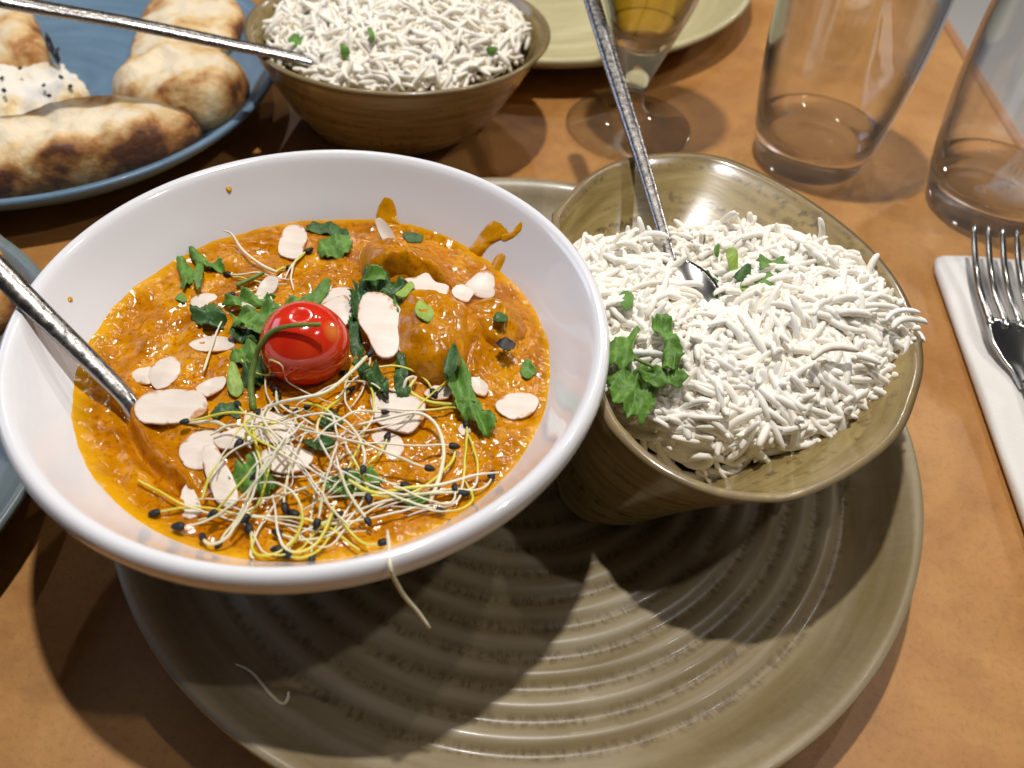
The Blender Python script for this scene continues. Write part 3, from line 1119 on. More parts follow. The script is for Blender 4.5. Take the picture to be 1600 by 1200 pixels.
sprout_px([(338, 520, cz), (345, 505, cz), (352, 490, cz), (330, 545, cz)][::-1][1:] + [(318, 580, cz)], 'fine sprout crossing the narrow horizontal flake', r=.0004, seed=False)
sprout_px([(392, 700, cz + .003), (345, 662, cz + .003), (310, 660, cz + .0015), (288, 660, cz + .001)], 'sprout with its tip on the large wide flake', seed=False)
# hanging over the front rim
rimp = []
for x, y, z in [(605, 828, .0665), (607, 845, .0745), (608, 862, .0800), (609, 880, .0830), (611, 893, .0812), (620, 912, .0760), (632, 932, .0700), (652, 955, .0640), (671, 981, .0585)]:
    rimp.append((x, y, z))
sprout_px(rimp, 'single white sprout hanging over the front rim of the bowl', r=.00055, seed=False)
sprout_px([(345, 1037, .0132), (372, 1040, .0132), (396, 1053, .0132), (420, 1082, .0132), (440, 1100, .0132), (449, 1093, .0132), (451, 1081, .0132)],
          'lone yellow sprout lying on the shaded ridged plate', r=.0005, seed=False)

# ------------------------------------------------------------------ olive bowls
RIM = [(0.0106, 0.2607), (0.0124, 0.2689), (0.0249, 0.2915), (0.0421, 0.3058), (0.0665, 0.3121), (0.086, 0.3079), (0.1091, 0.2883), (0.1267, 0.2639), (0.1356, 0.2409), (0.1375, 0.2178), (0.1351, 0.1994), (0.1297, 0.1849), (0.1188, 0.1658), (0.1018, 0.1501), (0.0851, 0.1403), (0.0739, 0.1376), (0.0596, 0.1388), (0.0439, 0.1463), (0.0330, 0.1581), (0.0282, 0.1680), (.0225, .190), (.0170, .215), (.0125, .240)]


def by_angle(P, n):
    """resample a closed outline by angle round its middle"""
    P = spline(P, 400, True)
    c = (P.max(0) + P.min(0)) / 2
    a = np.arctan2(P[:, 1] - c[1], P[:, 0] - c[0])
    o = np.argsort(a)
    r = np.hypot(*(P - c).T)[o]
    t = np.linspace(-math.pi, math.pi, n, endpoint=False)
    rr = np.interp(t, a[o], r, period=2 * math.pi)
    return c, np.stack([rr * np.cos(t), rr * np.sin(t)], -1)


def egg_bowl(name, rim_c, rim, base_c, base_s, z0, z1, label, sweep=None, outer=None, inner=None):
    n = len(rim)
    mean = np.hypot(*rim.T).mean()
    st = []   # (u across height, inset, z, rimness)
    H = z1 - z0
    outer = outer or [(0.0, .0, 0.0), (.02, 0, .03), (.14, 0, .10), (.36, 0, .28), (.58, 0, .52), (.80, 0, .78), (.945, 0, .95)]
    pr = []
    pr.append(('c', 0, z0 + .003, 0))
    pr.append((0.0, .006, z0 + .003, 0))
    pr.append((0.0, .003, z0 + .0002, 0))
    for u, ins, h in outer:
        pr.append((u, ins, z0 + .0004 + h * H, .0 if h < .9 else .5))
    pr += [(.985, 0, z0 + .985 * H, 1.0), (1.0, .0006, z1 - .0004, 1.0), (1.0, .0019, z1 + .0006, 1.0), (.995, .0032, z1 - .0002, .9), (.97, .0038, z0 + .965 * H, .25)]
    for u, ins, h in inner or [(.90, .004, .90), (.78, .0042, .77), (.60, .0045, .55), (.42, .005, .36), (.22, .005, .2), (.05, .006, .13)]:
        pr.append((u, ins, z0 + h * H, 0))
    pr.append(('c', 0, z0 + .1 * H, 0))
    rings, A = [], []
    V, F = [], []
    pos = [(p[0] if p[0] != 'c' else None, p[1], p[2], p[3]) for p in pr]
    # subdivide the rings smoothly
    full = [p for p in pos if p[0] is not None]
    arr = spline(np.array([(p[0] * .06, p[1], p[2], p[3] * .01) for p in full]), 64)
    first, last = pos[0], pos[-1]
    V.append((*base_c, first[2]))
    A.append(0)
    for u, ins, z, rm in arr:
        u = u / .06
        cc = base_c + (rim_c - base_c) * u
        sc = base_s + (1 - base_s) * u
        ids = list(range(len(V), len(V) + n))
        for k in range(n):
            q = rim[k] * sc
            L_ = math.hypot(*q)
            q = q * (1 - ins / L_)
            wob = .0005 * nz(q[0] * 3 / L_, q[1] * 3 / L_, z * 40, 1.0) * (1 if .05 < u < .99 else .3)
            dz = sweep(q / L_) * max(0, u) if sweep else 0
            V.append((cc[0] + q[0] + wob * q[0] / L_, cc[1] + q[1] + wob * q[1] / L_, z + dz))
            A.append(min(1, max(0, rm / .01)))
        rings.append(ids)
    V.append((*base_c, last[2]))
    A.append(0)
    for k in range(n):
        k2 = (k + 1) % n
        F.append((0, rings[0][k2], rings[0][k]))
        F.append((len(V) - 1, rings[-1][k], rings[-1][k2]))
    for a, b in zip(rings, rings[1:]):
        for k in range(n):
            k2 = (k + 1) % n
            F.append((a[k], a[k2], b[k2], b[k]))
    return mesh(name, V, F, M['egg'], origin=(*base_c, z0), attr={'rimness': A}, label=label, cat='bowl', group='olive glazed rice bowls')


RC, RR = by_angle(RIM, 144)
RBASE = np.array([.037, .195])
egg_bowl('rice_bowl', RC, RR, RBASE, .38, .0118, .068, 'olive brown glazed oval bowl of rice in front, touching the white bowl',
         outer=[(0.0, 0, 0.0), (.01, 0, .04), (.11, 0, .11), (.25, 0, .28), (.42, 0, .48), (.63, 0, .69), (.83, 0, .86), (.945, 0, .955)],
         inner=[(.90, .0038, .915), (.78, .0040, .83), (.60, .0042, .69), (.40, .0045, .50), (.22, .005, .32), (.06, .006, .19)])
bt = np.linspace(-math.pi, math.pi, 144, endpoint=False)
BR = np.stack([.0785 * np.cos(bt), .0690 * np.sin(bt)], -1)
BR *= (1 + .05 * np.cos(bt))[:, None]
BC, BBASE = np.array([-.0745, .4262]), np.array([-.0800, .4330])
egg_bowl('rice_bowl', BC, BR, BBASE, .60, .0006, .058, 'olive brown glazed bowl of rice at the back beside the blue bread plate')

# ------------------------------------------------------------------ rice
def grain_meshes():
    out = []
    for v in range(7):
        rg = random.Random(100 + v)
        Lg, R0 = rg.uniform(.0115, .0185), rg.uniform(.00090, .00122)
        bend = rg.uniform(.0, .0038)
        n, sd = 9, 6
        V, F = [], []
        for i in range(n):
            t = .5 - .5 * math.cos(math.pi * i / (n - 1))
            s = (t - .5) * Lg
            r = R0 * (max(0, 1 - abs(2 * t - 1) ** 7)) ** .5 * (1 - .12 * t) + .00042
            yb = bend * (1 - (2 * t - 1) ** 2)
            for k in range(sd):
                a = 2 * math.pi * k / sd
                V.append((s, yb + r * math.cos(a), r * .85 * math.sin(a)))
        for i in range(n - 1):
            for k in range(sd):
                k2 = (k + 1) % sd
                F.append((i * sd + k, i * sd + k2, (i + 1) * sd + k2, (i + 1) * sd + k))
        F.append(tuple(reversed(range(sd))))
        F.append(tuple(range((n - 1) * sd, n * sd)))
        me = bpy.data.meshes.new('rice_grain')
        me.from_pydata(V, [], F)
        me.polygons.foreach_set('use_smooth', [True] * len(F))
        me.materials.append(M['rice'])
        me.update()
        out.append((me, np.array(V), F))
    return out


GR = grain_meshes()


RICE_OUT = [at(x, y, z)[:2] for x, y, z in [(880, 395, .058), (930, 372, .060), (1000, 362, .060), (1130, 362, .058), (1210, 378, .058), (1290, 385, .064), (1370, 410, .068), (1420, 470, .070), (1432, 530, .066), (1405, 605, .058), (1350, 660, .054), (1290, 700, .050), (1200, 716, .048), (1100, 710, .048), (1020, 680, .048), (960, 640, .050), (915, 590, .056), (880, 500, .060)]]
FC, FR = by_angle(RICE_OUT, 144)


def rice_z_front(x, y):
    q = np.array([x - FC[0], y - FC[1]])
    a = math.atan2(q[1], q[0])
    R_ = float(np.interp(a, bt, np.hypot(*FR.T), period=2 * math.pi))
    rho = math.hypot(*q) / R_
    edge = .0535 + .0060 * math.cos(a - .75)
    z = edge + (.0675 - edge) * max(0, 1 - rho ** 2.6) ** .7 - .012 * max(0, rho - .96) / .06
    z += .0060 * math.exp(-(((x - .110) / .024) ** 2 + ((y - .218) / .028) ** 2))       # high shoulder at the right
    z += .0030 * math.exp(-(((x - .034) / .018) ** 2 + ((y - .225) / .020) ** 2))
    z -= .0125 * math.exp(-(((x - .0690) / .0125) ** 2 + ((y - .240) / .016) ** 2))        # dip round the spoon
    z += .0046 * nz(x, y, 2, 62) + .0022 * nz(x, y, 6, 150)
    return z


def rice_z_back(x, y):
    q = np.array([x - BC[0], y - BC[1]])
    a = math.atan2(q[1], q[0])
    R_ = float(np.interp(a, bt, np.hypot(*BR.T), period=2 * math.pi))
    rho = math.hypot(*q) / R_
    z = .0440 + .0250 * max(0, 1 - rho ** 2) ** .8
    z += .0060 * math.exp(-(((x + .045) / .03) ** 2 + ((y - .42) / .03) ** 2))
    z -= .0080 * math.exp(-(((x + .118) / .018) ** 2 + ((y - .405) / .022) ** 2))
    z += .0030 * nz(x, y, 12, 75) + .0016 * nz(x, y, 16, 170)
    return z


def rice(label, C, RIMP, zf, fill, count, singles, seed, rot, keep_out=None):
    rg = random.Random(seed)
    n = len(RIMP)
    root = empty('rice_mound', (*C, .04), label, 'rice', 'mounds of white rice')
    # body of the mound
    V, F = [(C[0], C[1], zf(*C) - .0003)], []
    K = 60
    for i in range(1, K + 1):
        f = fill * .99 * i / K
        for k in range(0, n, 1):
            p = C + RIMP[k] * f
            V.append((p[0], p[1], zf(p[0], p[1]) + .0011 * nz(p[0], p[1], seed, 430) - .0003 - (.001 if i == K else 0)))
    m = n
    for k in range(m):
        F.append((0, 1 + k, 1 + (k + 1) % m))
    for i in range(K - 1):
        for k in range(m):
            k2 = (k + 1) % m
            F.append((1 + i * m + k, 1 + (i + 1) * m + k, 1 + (i + 1) * m + k2, 1 + i * m + k2))
    allV, allF = list(V), list(F)
    cand = []
    for i in range(count):
        t = rg.uniform(-math.pi, math.pi)
        f = fill * math.sqrt(rg.random()) * 1.03
        k = (t + math.pi) / (2 * math.pi) * n
        q = RIMP[int(k) % n] * f
        x, y = C[0] + q[0], C[1] + q[1]
        if keep_out and keep_out(x, y):
            continue
        e = .002
        nx, ny = -(zf(x + e, y) - zf(x - e, y)) / (2 * e), -(zf(x, y + e) - zf(x, y - e)) / (2 * e)
        N = Vector((nx, ny, 1)).normalized()
        lay = rg.uniform(-.0011, .0010)
        # neighbouring grains lie roughly alike, as they do in a fluffed heap
        az = rot + 2.6 * nz(x, y, seed, 55) + rg.gauss(0, .65)
        d = Vector((math.cos(az), math.sin(az), 0))
        d = (d - N * d.dot(N)).normalized()
        til = rg.gauss(0, .20) if rg.random() < .85 else rg.uniform(-.7, .7)
        d = (d * math.cos(til) + N * math.sin(til)).normalized()
        s = N.cross(d).normalized()
        up = d.cross(s)
        roll = rg.uniform(0, 6.28)
        s2 = s * math.cos(roll) + up * math.sin(roll)
        u2 = d.cross(s2)
        sc = rg.uniform(.8, 1.1)
        Mx = Matrix(((d.x, s2.x, u2.x), (d.y, s2.y, u2.y), (d.z, s2.z, u2.z)))
        lift = lay + abs(math.sin(til)) * .003
        cand.append((lay + rg.uniform(0, .0015), Mx, Vector((x, y, zf(x, y) + lift)), sc, rg.randrange(len(GR)), f))
    cand.sort(key=lambda c: -c[0])
    for i, (_, Mx, p, sc, v, f) in enumerate(cand):
        if i < singles:
            o = link('rice_grain', GR[v][0], root, p - root.location)
            o.rotation_euler = Mx.to_euler()
            o.scale = (sc,) * 3
        else:
            b = len(allV)
            W = (np.array(Mx) @ (GR[v][1].T * sc)).T + np.array(p)
            allV.extend(map(tuple, W))
            allF.extend(tuple(b + j for j in f_) for f_ in GR[v][2])
    mesh('rice_mass', allV, allF, M['rice'], parent=root, kind='stuff')
    return root


def in_scoop(x, y):
    a, b = at(1066, 424, .063)[:2], at(1122, 494, .063)[:2]
    d, p = b - a, np.array([x, y]) - a
    t = max(0, min(1, p @ d / (d @ d)))
    return np.linalg.norm(p - t * d) < .0092


rf = rice('mound of long grain white rice filling the front olive bowl', FC, FR, rice_z_front, 1.0, 3600, 300, 5, .4, in_scoop)
# loose grains that stick out over the rim, at the back of the mound and at the front
HERO = [((1395, 512, .0745), (1448, 504, .0745)), ((1390, 500, .0760), (1432, 490, .0770)), ((1330, 462, .0760), (1368, 440, .0800)),
        ((1268, 385, .0640), (1278, 350, .0760)), ((1106, 372, .0580), (1140, 340, .0700)), ((1135, 378, .0560), (1150, 342, .0670)),
        ((1178, 385, .0560), (1172, 340, .0690)), ((1005, 378, .0580), (998, 340, .0700)), ((960, 400, .0600), (976, 368, .0680)),
        ((1245, 655, .0600), (1322, 690, .0560)), ((1030, 640, .0580), (1100, 690, .0530)), ((1335, 610, .0640), (1385, 625, .0560)),
        ((1195, 690, .0550), (1215, 640, .0620)), ((1150, 660, .0580), (1130, 700, .0520)), ((1270, 560, .0780), (1340, 548, .0770)),
        ((1310, 640, .0620), (1300, 690, .0540)), ((1010, 650, .0560), (1045, 668, .0550)), ((1255, 410, .0660), (1285, 378, .0730))]
for i, (a, b) in enumerate(HERO):
    A_, B_ = Vector(at(*a)), Vector(at(*b))
    d = (B_ - A_)
    v = i % len(GR)
    o = link('rice_grain', GR[v][0], rf, (A_ + B_) / 2 - rf.location)
    q = d.to_track_quat('X', 'Z')
    o.rotation_euler = q.to_euler()
    s = max(.7, min(1.5, d.length / .0120))
    o.scale = (s, min(1.15, s), min(1.15, s))
rb = rice('mound of white rice in the back olive bowl', BC, BR, rice_z_back, .80, 2100, 160, 6, 1.0)

G2 = 'coriander on the front rice'
RL = [
    ('upright bright coriander leaf left of the middle of the front rice', [(1018, 500), (1035, 493), (1050, 505), (1055, 525), (1068, 545), (1060, 572), (1040, 572), (1035, 555), (1038, 535), (1025, 520)], .0030, L, .003, .0012),
    ('serrated coriander leaf beside the white rim, upper of a sprig', [(950, 535), (975, 525), (1000, 513), (987, 545), (992, 565), (962, 574), (948, 560)], .0034, L, .002, .0010),
    ('large serrated coriander leaf in the near left of the front rice', [(952, 582), (985, 570), (1025, 582), (1030, 606), (1022, 636), (1002, 656), (976, 642), (954, 612)], .0046, L, .003, .0012),
    ('pointed coriander leaflet reaching right from the large serrated leaf', [(1000, 578), (1030, 574), (1074, 584), (1062, 600), (1030, 604), (1010, 594)], .0050, L, .002, .0008),
    ('small triangular leaf left of the rice spoon', [(968, 458), (990, 460), (986, 480), (976, 483)], .0018, L, 0, .0004),
    ('dark rolled leaf just right of the rice spoon', [(1083, 436), (1105, 428), (1130, 424), (1122, 440), (1095, 451)], .0030, D, .002, .0012),
    ('upright pale stem slice at the back of the front rice', [(1135, 392), (1150, 388), (1154, 430), (1143, 432)], .0050, Pp, .006, .0003),
    ('dark folded leaf at the foot of the pale stem slice', [(1146, 430), (1170, 414), (1173, 436), (1156, 441)], .0034, D, .002, .0006),
    ('forked bright leaf at the back right of the front rice', [(1185, 400), (1205, 404), (1240, 402), (1246, 409), (1224, 416), (1216, 428), (1209, 415), (1190, 419)], .0036, L, .002, .0006),
    ('broad dark leaf right of the pale stem slice', [(1178, 430), (1200, 425), (1214, 440), (1201, 456), (1186, 451)], .0032, L, .002, .0006),
    ('tiny pale ribbed leaf tip below the pale stem slice', [(1157, 443), (1175, 440), (1179, 450), (1160, 453)], .0030, Pp, 0, .0004),
    ('tiny dark leaf bit near the tip of the rice spoon', [(1113, 456), (1130, 458), (1128, 470), (1118, 466)], .0022, D, .001, .0004),
    ('tiny upright leaf bit behind the rice spoon', [(1117, 385), (1124, 381), (1123, 399), (1117, 398)], .0034, L, .003, .0002),
]
for i, (lab, poly, lift, mt, tilt, amp) in enumerate(RL):
    leaf('coriander_leaf' if mt is not Pp else 'coriander_stalk', lab, poly, rice_z_front, lift + .0028, mt, G2, 140 + i, tilt, amp, jag=.02 if mt is Pp else .10)
tube_px('coriander_stalk', [(992, 560, .0700), (1005, 566, .0705), (1022, 574, .0700)], (.0006, .0006, .0005), stemgreen, label='thin dark stalk joining the leaves of the near left sprig', cat='coriander', group=G2)
G3 = 'coriander on the back rice'
for i, (lab, poly, mt) in enumerate([
        ('coriander sprig by the back spoon, upper left of the back rice', [(450, 62), (462, 52), (480, 68), (484, 84), (468, 80)], L),
        ('dark coriander tuft under the back spoon handle', [(428, 90), (445, 84), (460, 94), (450, 106), (434, 102)], D),
        ('upright green bit in the middle of the back rice', [(574, 42), (582, 44), (586, 62), (579, 64)], L),
        ('green leaf bit at the tip of the back spoon', [(531, 72), (541, 70), (547, 84), (536, 88)], L),
        ('green bit at the right edge of the back rice', [(760, 78), (774, 70), (778, 80), (766, 86)], L)]):
    leaf('coriander_leaf', lab, poly, rice_z_back, .004, mt, G3, 170 + i, .004, .0006)

# ------------------------------------------------------------------ spoons
def spoon(label, pts, rad, bowl_pts, bowl_w, bowl_depth, flat=.55):
    """pts: handle path world (end .. neck); bowl_pts: neck, tip world; bowl is a scooped oval"""
    P = spline(pts, 60)
    root = empty('spoon', P[-1], label, 'spoon', 'hammered steel serving spoons')
    r = np.interp(np.linspace(0, 1, 60), [0, .03, .5, .9, 1], rad)
    V, F = tube(P, r, 12, flat, updir=(0, 0, 1))
    mesh('handle', V, F, M['steel'], parent=root, origin=P[-1])
    a, b = np.array(bowl_pts[0]), np.array(bowl_pts[1])
    d = b - a
    Lb = np.linalg.norm(d)
    d = d / Lb
    s = np.cross(d, (0, 0, 1.0))
    s /= np.linalg.norm(s)
    if len(bowl_pts) > 2:
        s = np.array(bowl_pts[2]) / np.linalg.norm(bowl_pts[2])
    u = np.cross(s, d)
    V, F = [], []
    nl, nw = 22, 13
    for side in (0, 1):
        for i in range(nl + 1):
            t = i / nl
            hw = bowl_w * (math.sin(math.pi * min(1, t * .93 + .07) ** .80)) ** .62 if 0 < t < 1 else bowl_w * (.25 if t == 0 else .02)
            hw = max(hw, bowl_w * .02)
            for k in range(nw):
                v = 2 * k / (nw - 1) - 1
                dep = bowl_depth * (1 - v * v) * math.sin(math.pi * min(1, max(0, t))) ** .8
                V.append(a + d * Lb * t + s * hw * v - u * dep - u * (.0009 if side else 0))
    m = (nl + 1) * nw
    for i in range(nl):
        for k in range(nw - 1):
            q = (i * nw + k, i * nw + k + 1, (i + 1) * nw + k + 1, (i + 1) * nw + k)
            F.append(q)
            F.append(tuple(m + j for j in reversed(q)))
    ring = [k for k in range(nw)] + [i * nw + nw - 1 for i in range(1, nl + 1)] + [nl * nw + k for k in range(nw - 2, -1, -1)] + [i * nw for i in range(nl - 1, 0, -1)]
    for i in range(len(ring)):
        p, q = ring[i], ring[(i + 1) % len(ring)]
        F.append((p, m + p, m + q, q))
    mesh('scoop', V, F, M['fork'], parent=root, origin=a)
    return root


spoon('hammered steel spoon sunk in the curry, handle out over the left rim',
      [at(-110, 305, .0990), at(-60, 362, .0950), at(40, 465, .0845), at(130, 553, .0735), at(196, 622, .0650), at(222, 668, .0580)],
      [.0036, .0040, .0036, .0028, .0026], (at(208, 645, .0592), at(292, 762, .0560)), .0115, .0060)
spoon('hammered steel spoon standing in the front rice, handle to the top',
      [at(912, -48, .1010), at(925, 0, .0950), at(962, 120, .0830), at(1003, 250, .0728), at(1035, 360, .0670), at(1051, 413, .0648)],
      [.0038, .0042, .0036, .0024, .0021], (at(1050, 410, .0660), at(1127, 502, .0645)), .0095, .0030)
spoon('hammered steel spoon resting on the left rim of the back bowl',
      [at(-60, -14, .0940), at(30, 6, .0880), at(200, 36, .0740), at(365, 70, .0635), at(470, 92, .0570), at(512, 104, .0550)],
      [.0048, .0052, .0046, .0040, .0036], (at(505, 102, .0552), at(590, 75, .0480)), .0120, .0050)

# ------------------------------------------------------------------ naan
def naan(name, label, poly, z0, h, mt, seed, noise_amp=.003, power=.55, jag=.0):
    def f(px, py, rho):
        p = at(px, py, z0)
        d = h * (1 - rho ** 4.5) ** power
        d += (1 - rho ** 6) * noise_amp * (1.5 * nz(p[0], p[1], seed, 36) + .6 * nz(p[0], p[1], seed + 3, 110))
        return p + np.array([0, 0, d])
    n = 90
    V, F, R = fan(poly, f, n, tuple(np.linspace(.06, .9, 15)) + (.94, .97, .99, 1.0), jag, seed)
    F = orient(V, F)
    m = len(V)
    base = m - n
    # rounded under side
    last = [V[base + k] for k in range(n)]
    c = np.mean(last, 0)
    for k in range(n):
        V.append(c + (last[k] - c) * .96 - np.array([0, 0, .005]))
        R.append(1.0)
    V.append(c - np.array([0, 0, .005]))
    R.append(1.0)
    for k in range(n):
        k2 = (k + 1) % n
        F.append((base + k, base + k2, m + k2, m + k))
        F.append((m + k, m + k2, m + n))
    return mesh(name, V, F, mt, origin=np.mean(V, 0), attr={'rho': R}, label=label, cat='naan', group='pieces of naan bread')


naan('naan_piece', 'flat pale naan piece under the back spoon handle', [(205, 100), (212, 60), (235, 10), (300, -25), (372, -25), (392, 5), (380, 50), (335, 88), (275, 98), (235, 118)], .0150, .0100, M['naan2'], 31, .003)
naan('naan_piece', 'puffed naan piece with toasted bubble next to the back bowl', [(178, 146), (215, 126), (255, 108), (325, 100), (372, 112), (390, 132), (384, 158), (350, 184), (295, 196), (245, 190), (195, 176)], .0175, .0190, M['naan2'], 32, .004)
naan('naan_piece', 'long charred naan crust along the front of the blue plate', [(-60, 306), (-60, 240), (40, 212), (130, 196), (210, 186), (275, 184), (312, 196), (312, 216), (272, 240), (185, 264), (90, 286), (10, 300)], .0185, .0190, M['naan'], 33, .0045)
naan('naan_piece', 'folded browned naan piece at the top left corner', [(-70, -10), (10, -10), (48, 20), (70, 62), (78, 96), (40, 112), (-70, 116)], .0150, .0160, M['naan2'], 34, .003)
naan('naan_piece', 'torn open cheesy naan piece with dark specks', [(-70, 125), (20, 112), (76, 98), (106, 108), (128, 132), (142, 150), (120, 172), (60, 190), (-70, 212)], .0160, .0055, M['naanin'], 35, .0065, jag=.04)
naan('naan_piece', 'charred naan piece at the left edge beside the white bowl', [(-120, 380), (-10, 372), (16, 385), (22, 415), (24, 445), (28, 472), (8, 505), (-120, 530)], .0160, .0120, M['naan'], 36, .003)
leaf('charred_bit', 'black burnt crumbs at the torn edge of the naan', [(70, 62), (78, 60), (86, 74), (96, 84), (90, 94), (80, 88), (74, 76)], lambda x, y: .020, .004, M['char'], None, 95, 0, .002, .15, 'crumb')
for i, (x, y) in enumerate([(31, 106), (2, 120), (6, 141), (68, 133), (110, 135), (77, 150), (95, 120)]):
    leaf('seed_speck', 'tiny dark seed on the torn cheesy naan piece', [(x - 4, y), (x, y - 3), (x + 4, y), (x, y + 3)], lambda x_, y_: .0245, .0015, M['char'], 'seeds on the torn naan', 200 + i, 0, .0003, .1, 'seed')

# ------------------------------------------------------------------ glasses
def tumbler(name, c, label):
    root = empty(name, (*c, 0), label, 'glass', 'clear water tumblers')
    outer = smoothprof([(.0335, .0212), (.0355, .0330), (.0375, .0500), (.0390, .0700), (.0395, .0950), (.0385, .1150)], 34)
    inner = smoothprof([(.0372, .1150), (.0381, .0950), (.0374, .0700), (.0357, .0500), (.0335, .0350), (.0312, .0214)], 34)
    V, F = lathe(outer + [(.0380, .1160)] + inner, 96, c)
    mesh('wall', V, F, M['thin'], parent=root)
    bp = smoothprof([(.020, .0008), (.0262, .0010), (.0288, .0035), (.0305, .0090), (.0325, .0165), (.0335, .0210), (.0324, .0213), (.0308, .0205), (.0285, .0182), (.0250, .0160), (.0160, .0146)], 60)
    V, F = lathe([(0, .0012)] + bp + [(0, .0140)], 96, c)
    mesh('base', V, F, M['glass'], parent=root)
    return root


tumbler('tumbler', (.1558, .4200), 'empty clear tumbler behind the rice bowl, left of two tumblers')
T2 = (.2425, .3850)
t2 = tumbler('tumbler', T2, 'empty clear tumbler by the fork, cut off at the right edge')
cu = bpy.data.curves.new('embossed_lettering', 'FONT')
cu.body = 'DURO'
cu.size = .0095
cu.extrude = .0003
cu.align_x, cu.align_y = 'CENTER', 'CENTER'
tmp = bpy.data.objects.new('tmp_text', cu)
COL.objects.link(tmp)
dg = bpy.context.evaluated_depsgraph_get()
me = bpy.data.meshes.new_from_object(tmp.evaluated_get(dg))
bpy.data.objects.remove(tmp)
me.name = 'embossed_lettering'
o = link('embossed_lettering', me, [c for c in t2.children if c.name.startswith('base')][0], (.001, -.002, .0156), mat('embossed_glass', (1, 1, 1), .25, trans=1.0, ior=1.5))
o.rotation_euler = (0, 0, math.pi + .35)

# beer glass
_b = m_thin()
_b.name = 'lager_beer'
for nd in _b.node_tree.nodes:
    if nd.type == 'VALTORGB':
        nd.color_ramp.elements[0].color = (.86, .70, .22, 1)
        nd.color_ramp.elements[1].color = (.50, .33, .04, 1)
        nd.color_ramp.elements[0].position = .2
M['beer'] = _b
BG = (.0562, .4385)
go = [(0, .0004), (.0330, .0004), (.0354, .0012), (.0357, .0024), (.0345, .0036), (.0240, .0058), (.0130, .0092), (.0080, .0140), (.0062, .0205), (.0068, .0270), (.0100, .0370), (.0142, .0480), (.0192, .0610), (.0245, .0760), (.0290, .0950), (.0325, .1200), (.0335, .1500), (.0320, .1750)]
gi = [(.0308, .1750), (.0322, .1500), (.0312, .1200), (.0276, .0950), (.0230, .0770), (.0176, .0630), (.0110, .0530), (0, .0500)]
bgl = empty('beer_glass', (*BG, 0), 'stemmed beer glass on a round foot behind the front rice bowl', 'glass')
V, F = lathe(smoothprof(go[12:], 40) + smoothprof(gi[:-2], 40) + [(.0170, .0616)], 96, BG)
mesh('bowl', V, F, M['thin'], parent=bgl)
V, F = lathe([(0, .0262)] + smoothprof([(.0065, .0262), (.0100, .0370), (.0142, .0480), (.0190, .0606), (.0172, .0612), (.0110, .0530)], 40) + [(0, .0500)], 96, BG)
mesh('stem', V, F, M['glass'], parent=bgl)
V, F = lathe([(0, .0004)] + smoothprof([(.0330, .0004), (.0354, .0012), (.0357, .0024), (.0345, .0036), (.0240, .0058), (.0130, .0092), (.0080, .0140), (.0062, .0205), (.0066, .0258)], 60) + [(0, .0260)], 96, BG)
mesh('foot', V, F, M['thin'], parent=bgl)
bi = [(r - .0003, z + .0003) for r, z in gi[2:-1]]
P = [(0, .1352)] + [(.0300, .1350)] + smoothprof(bi, 40) + [(0, .0505)]
V, F = lathe(list(reversed(P)), 96, BG)
mesh('beer', V, F, M['beer'], origin=(*BG, .05), label='golden beer inside the stemmed glass', cat='beer')

# ------------------------------------------------------------------ napkin and fork
V, F = [], []
c0 = at(1458, 401, .0055)
dirY = at(1600, 803, .0055) - c0
dirY[2] = 0
dirY /= np.linalg.norm(dirY)
dirX = np.array([-dirY[1], dirY[0], 0])
if dirX[0] < 0:
    dirX = -dirX
c0[2] = 0
sec = []
Wn = .082
for k in range(9):
    a = math.pi * (1.5 - k / 8)
    sec.append((.0020 + .0020 * math.cos(a), .0030 + .0026 * math.sin(a)))
sec += [(x, .0057 + .0022 * math.sin(math.pi * x / Wn)) for x in np.linspace(.004, Wn - .002, 16)]
sec += [(Wn, .0050), (Wn, .0008)]
sec = [(max(0, x), z) for x, z in sec]
ny = 40
for j in range(ny + 1):
    y = .30 * j / ny
    for x, z in sec:
        e = .0009 * nz(x, y, 1, 30)
        cor = -.010 * 0 + (.0022 * (x / Wn) ** 2)
        rnd_c = .0016 * max(0, 1 - y / .004) if x < .004 else 0
        p = c0 + dirX * (x + rnd_c) + dirY * (y - cor) + np.array([0, 0, .0004 + max(0, z + e * (z > .004))])
        V.append(p)
m = len(sec)
for j in range(ny):
    for k in range(m):
        k2 = (k + 1) % m
        F.append((j * m + k, j * m + k2, (j + 1) * m + k2, (j + 1) * m + k))
F.append(tuple(range(m)))
F.append(tuple(reversed(range(ny * m, (ny + 1) * m))))
import bmesh
nk = mesh('napkin', V, F, M['paper'], origin=c0, label='folded white paper napkin under the fork at the right edge', cat='napkin')
bm = bmesh.new()
bm.from_mesh(nk.data)
bmesh.ops.recalc_face_normals(bm, faces=bm.faces)
bm.to_mesh(nk.data)
bm.free()

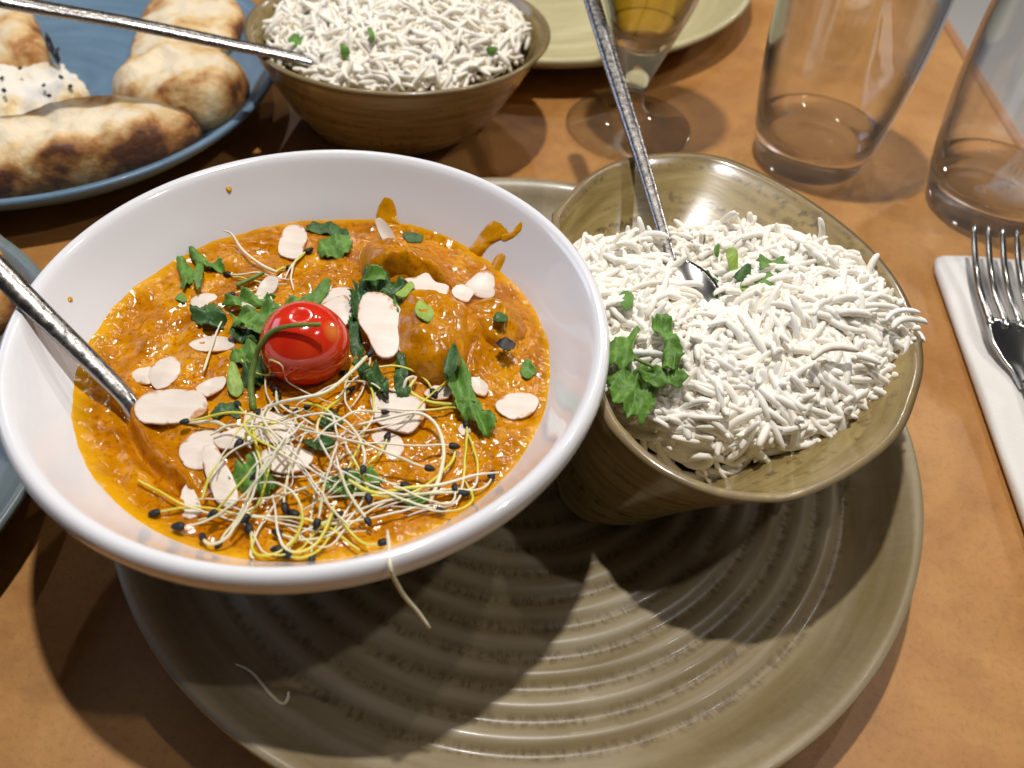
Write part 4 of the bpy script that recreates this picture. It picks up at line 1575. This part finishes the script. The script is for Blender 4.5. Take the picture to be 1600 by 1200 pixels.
tipL = at(1521, 352, .0265)
rootL = at(1549, 508, .0150)
fd = rootL - tipL
fl = np.linalg.norm(fd)
fd /= fl
fx = np.array([1.0, .02, 0])
fx = fx - fd * (fx @ fd)
fx /= np.linalg.norm(fx)
fu = np.cross(fx, -fd)
if fu[2] < 0:
    fu = -fu
fork = empty('fork', rootL, 'steel dinner fork lying on the napkin, tines towards the tumbler', 'fork')
SP = .0066
for i in range(4):
    o_ = tipL + fx * (SP * i)
    pts = []
    for t in np.linspace(0, 1, 14):
        bow = -.0040 * math.sin(math.pi * t) ** 1.2
        pts.append(o_ + fd * fl * t + fu * bow)
    r = np.interp(np.linspace(0, 1, 14), [0, .12, .6, 1], [.0009, .0014, .0018, .0021])
    V, F = tube(pts, r, 10, .75, updir=fu)
    mesh('tine', V, F, M['fork'], parent=fork, origin=rootL)
# palm of the fork, narrowing to the handle
V, F = [], []
cx0 = rootL + fx * (SP * 1.5) - fd * .004
nl, nw = 20, 15
for side in (0, 1):
    for i in range(nl + 1):
        t = i / nl
        s_ = t * .036
        hw = np.interp(t, [0, .15, .35, .55, .75, 1], [.0118, .0120, .0112, .0085, .0052, .0034])
        for k in range(nw):
            v = 2 * k / (nw - 1) - 1
            V.append(cx0 + fd * s_ + fx * hw * v + fu * (-.0018 * (1 - v * v) * math.sin(math.pi * min(1, t * .9 + .1)) + .0009 * (1 if side == 0 else -1) + .004 * max(0, t - .6)))
m = (nl + 1) * nw
for i in range(nl):
    for k in range(nw - 1):
        q = (i * nw + k, (i + 1) * nw + k, (i + 1) * nw + k + 1, i * nw + k + 1)
        F.append(q)
        F.append(tuple(m + j for j in reversed(q)))
ring = [k for k in range(nw)] + [i * nw + nw - 1 for i in range(1, nl + 1)] + [nl * nw + k for k in range(nw - 2, -1, -1)] + [i * nw for i in range(nl - 1, 0, -1)]
for i in range(len(ring)):
    p, q = ring[i], ring[(i + 1) % len(ring)]
    F.append((p, q, m + q, m + p))
mesh('palm', V, F, M['fork'], parent=fork, origin=rootL)
h0 = cx0 + fd * .034
hp = [h0, h0 + fd * .02 + fu * .003, h0 + fd * .06 + fu * .006, h0 + fd * .11 + fu * .002]
hp[-1][2] = max(hp[-1][2], .0125)
P = spline(hp, 24)
P[:, 2] = np.maximum(P[:, 2], .0122)
V, F = tube(P, np.interp(np.linspace(0, 1, 24), [0, .3, 1], [.0034, .0036, .0075]), 12, .4, updir=(0, 0, 1))
mesh('handle', V, F, M['fork'], parent=fork, origin=rootL)
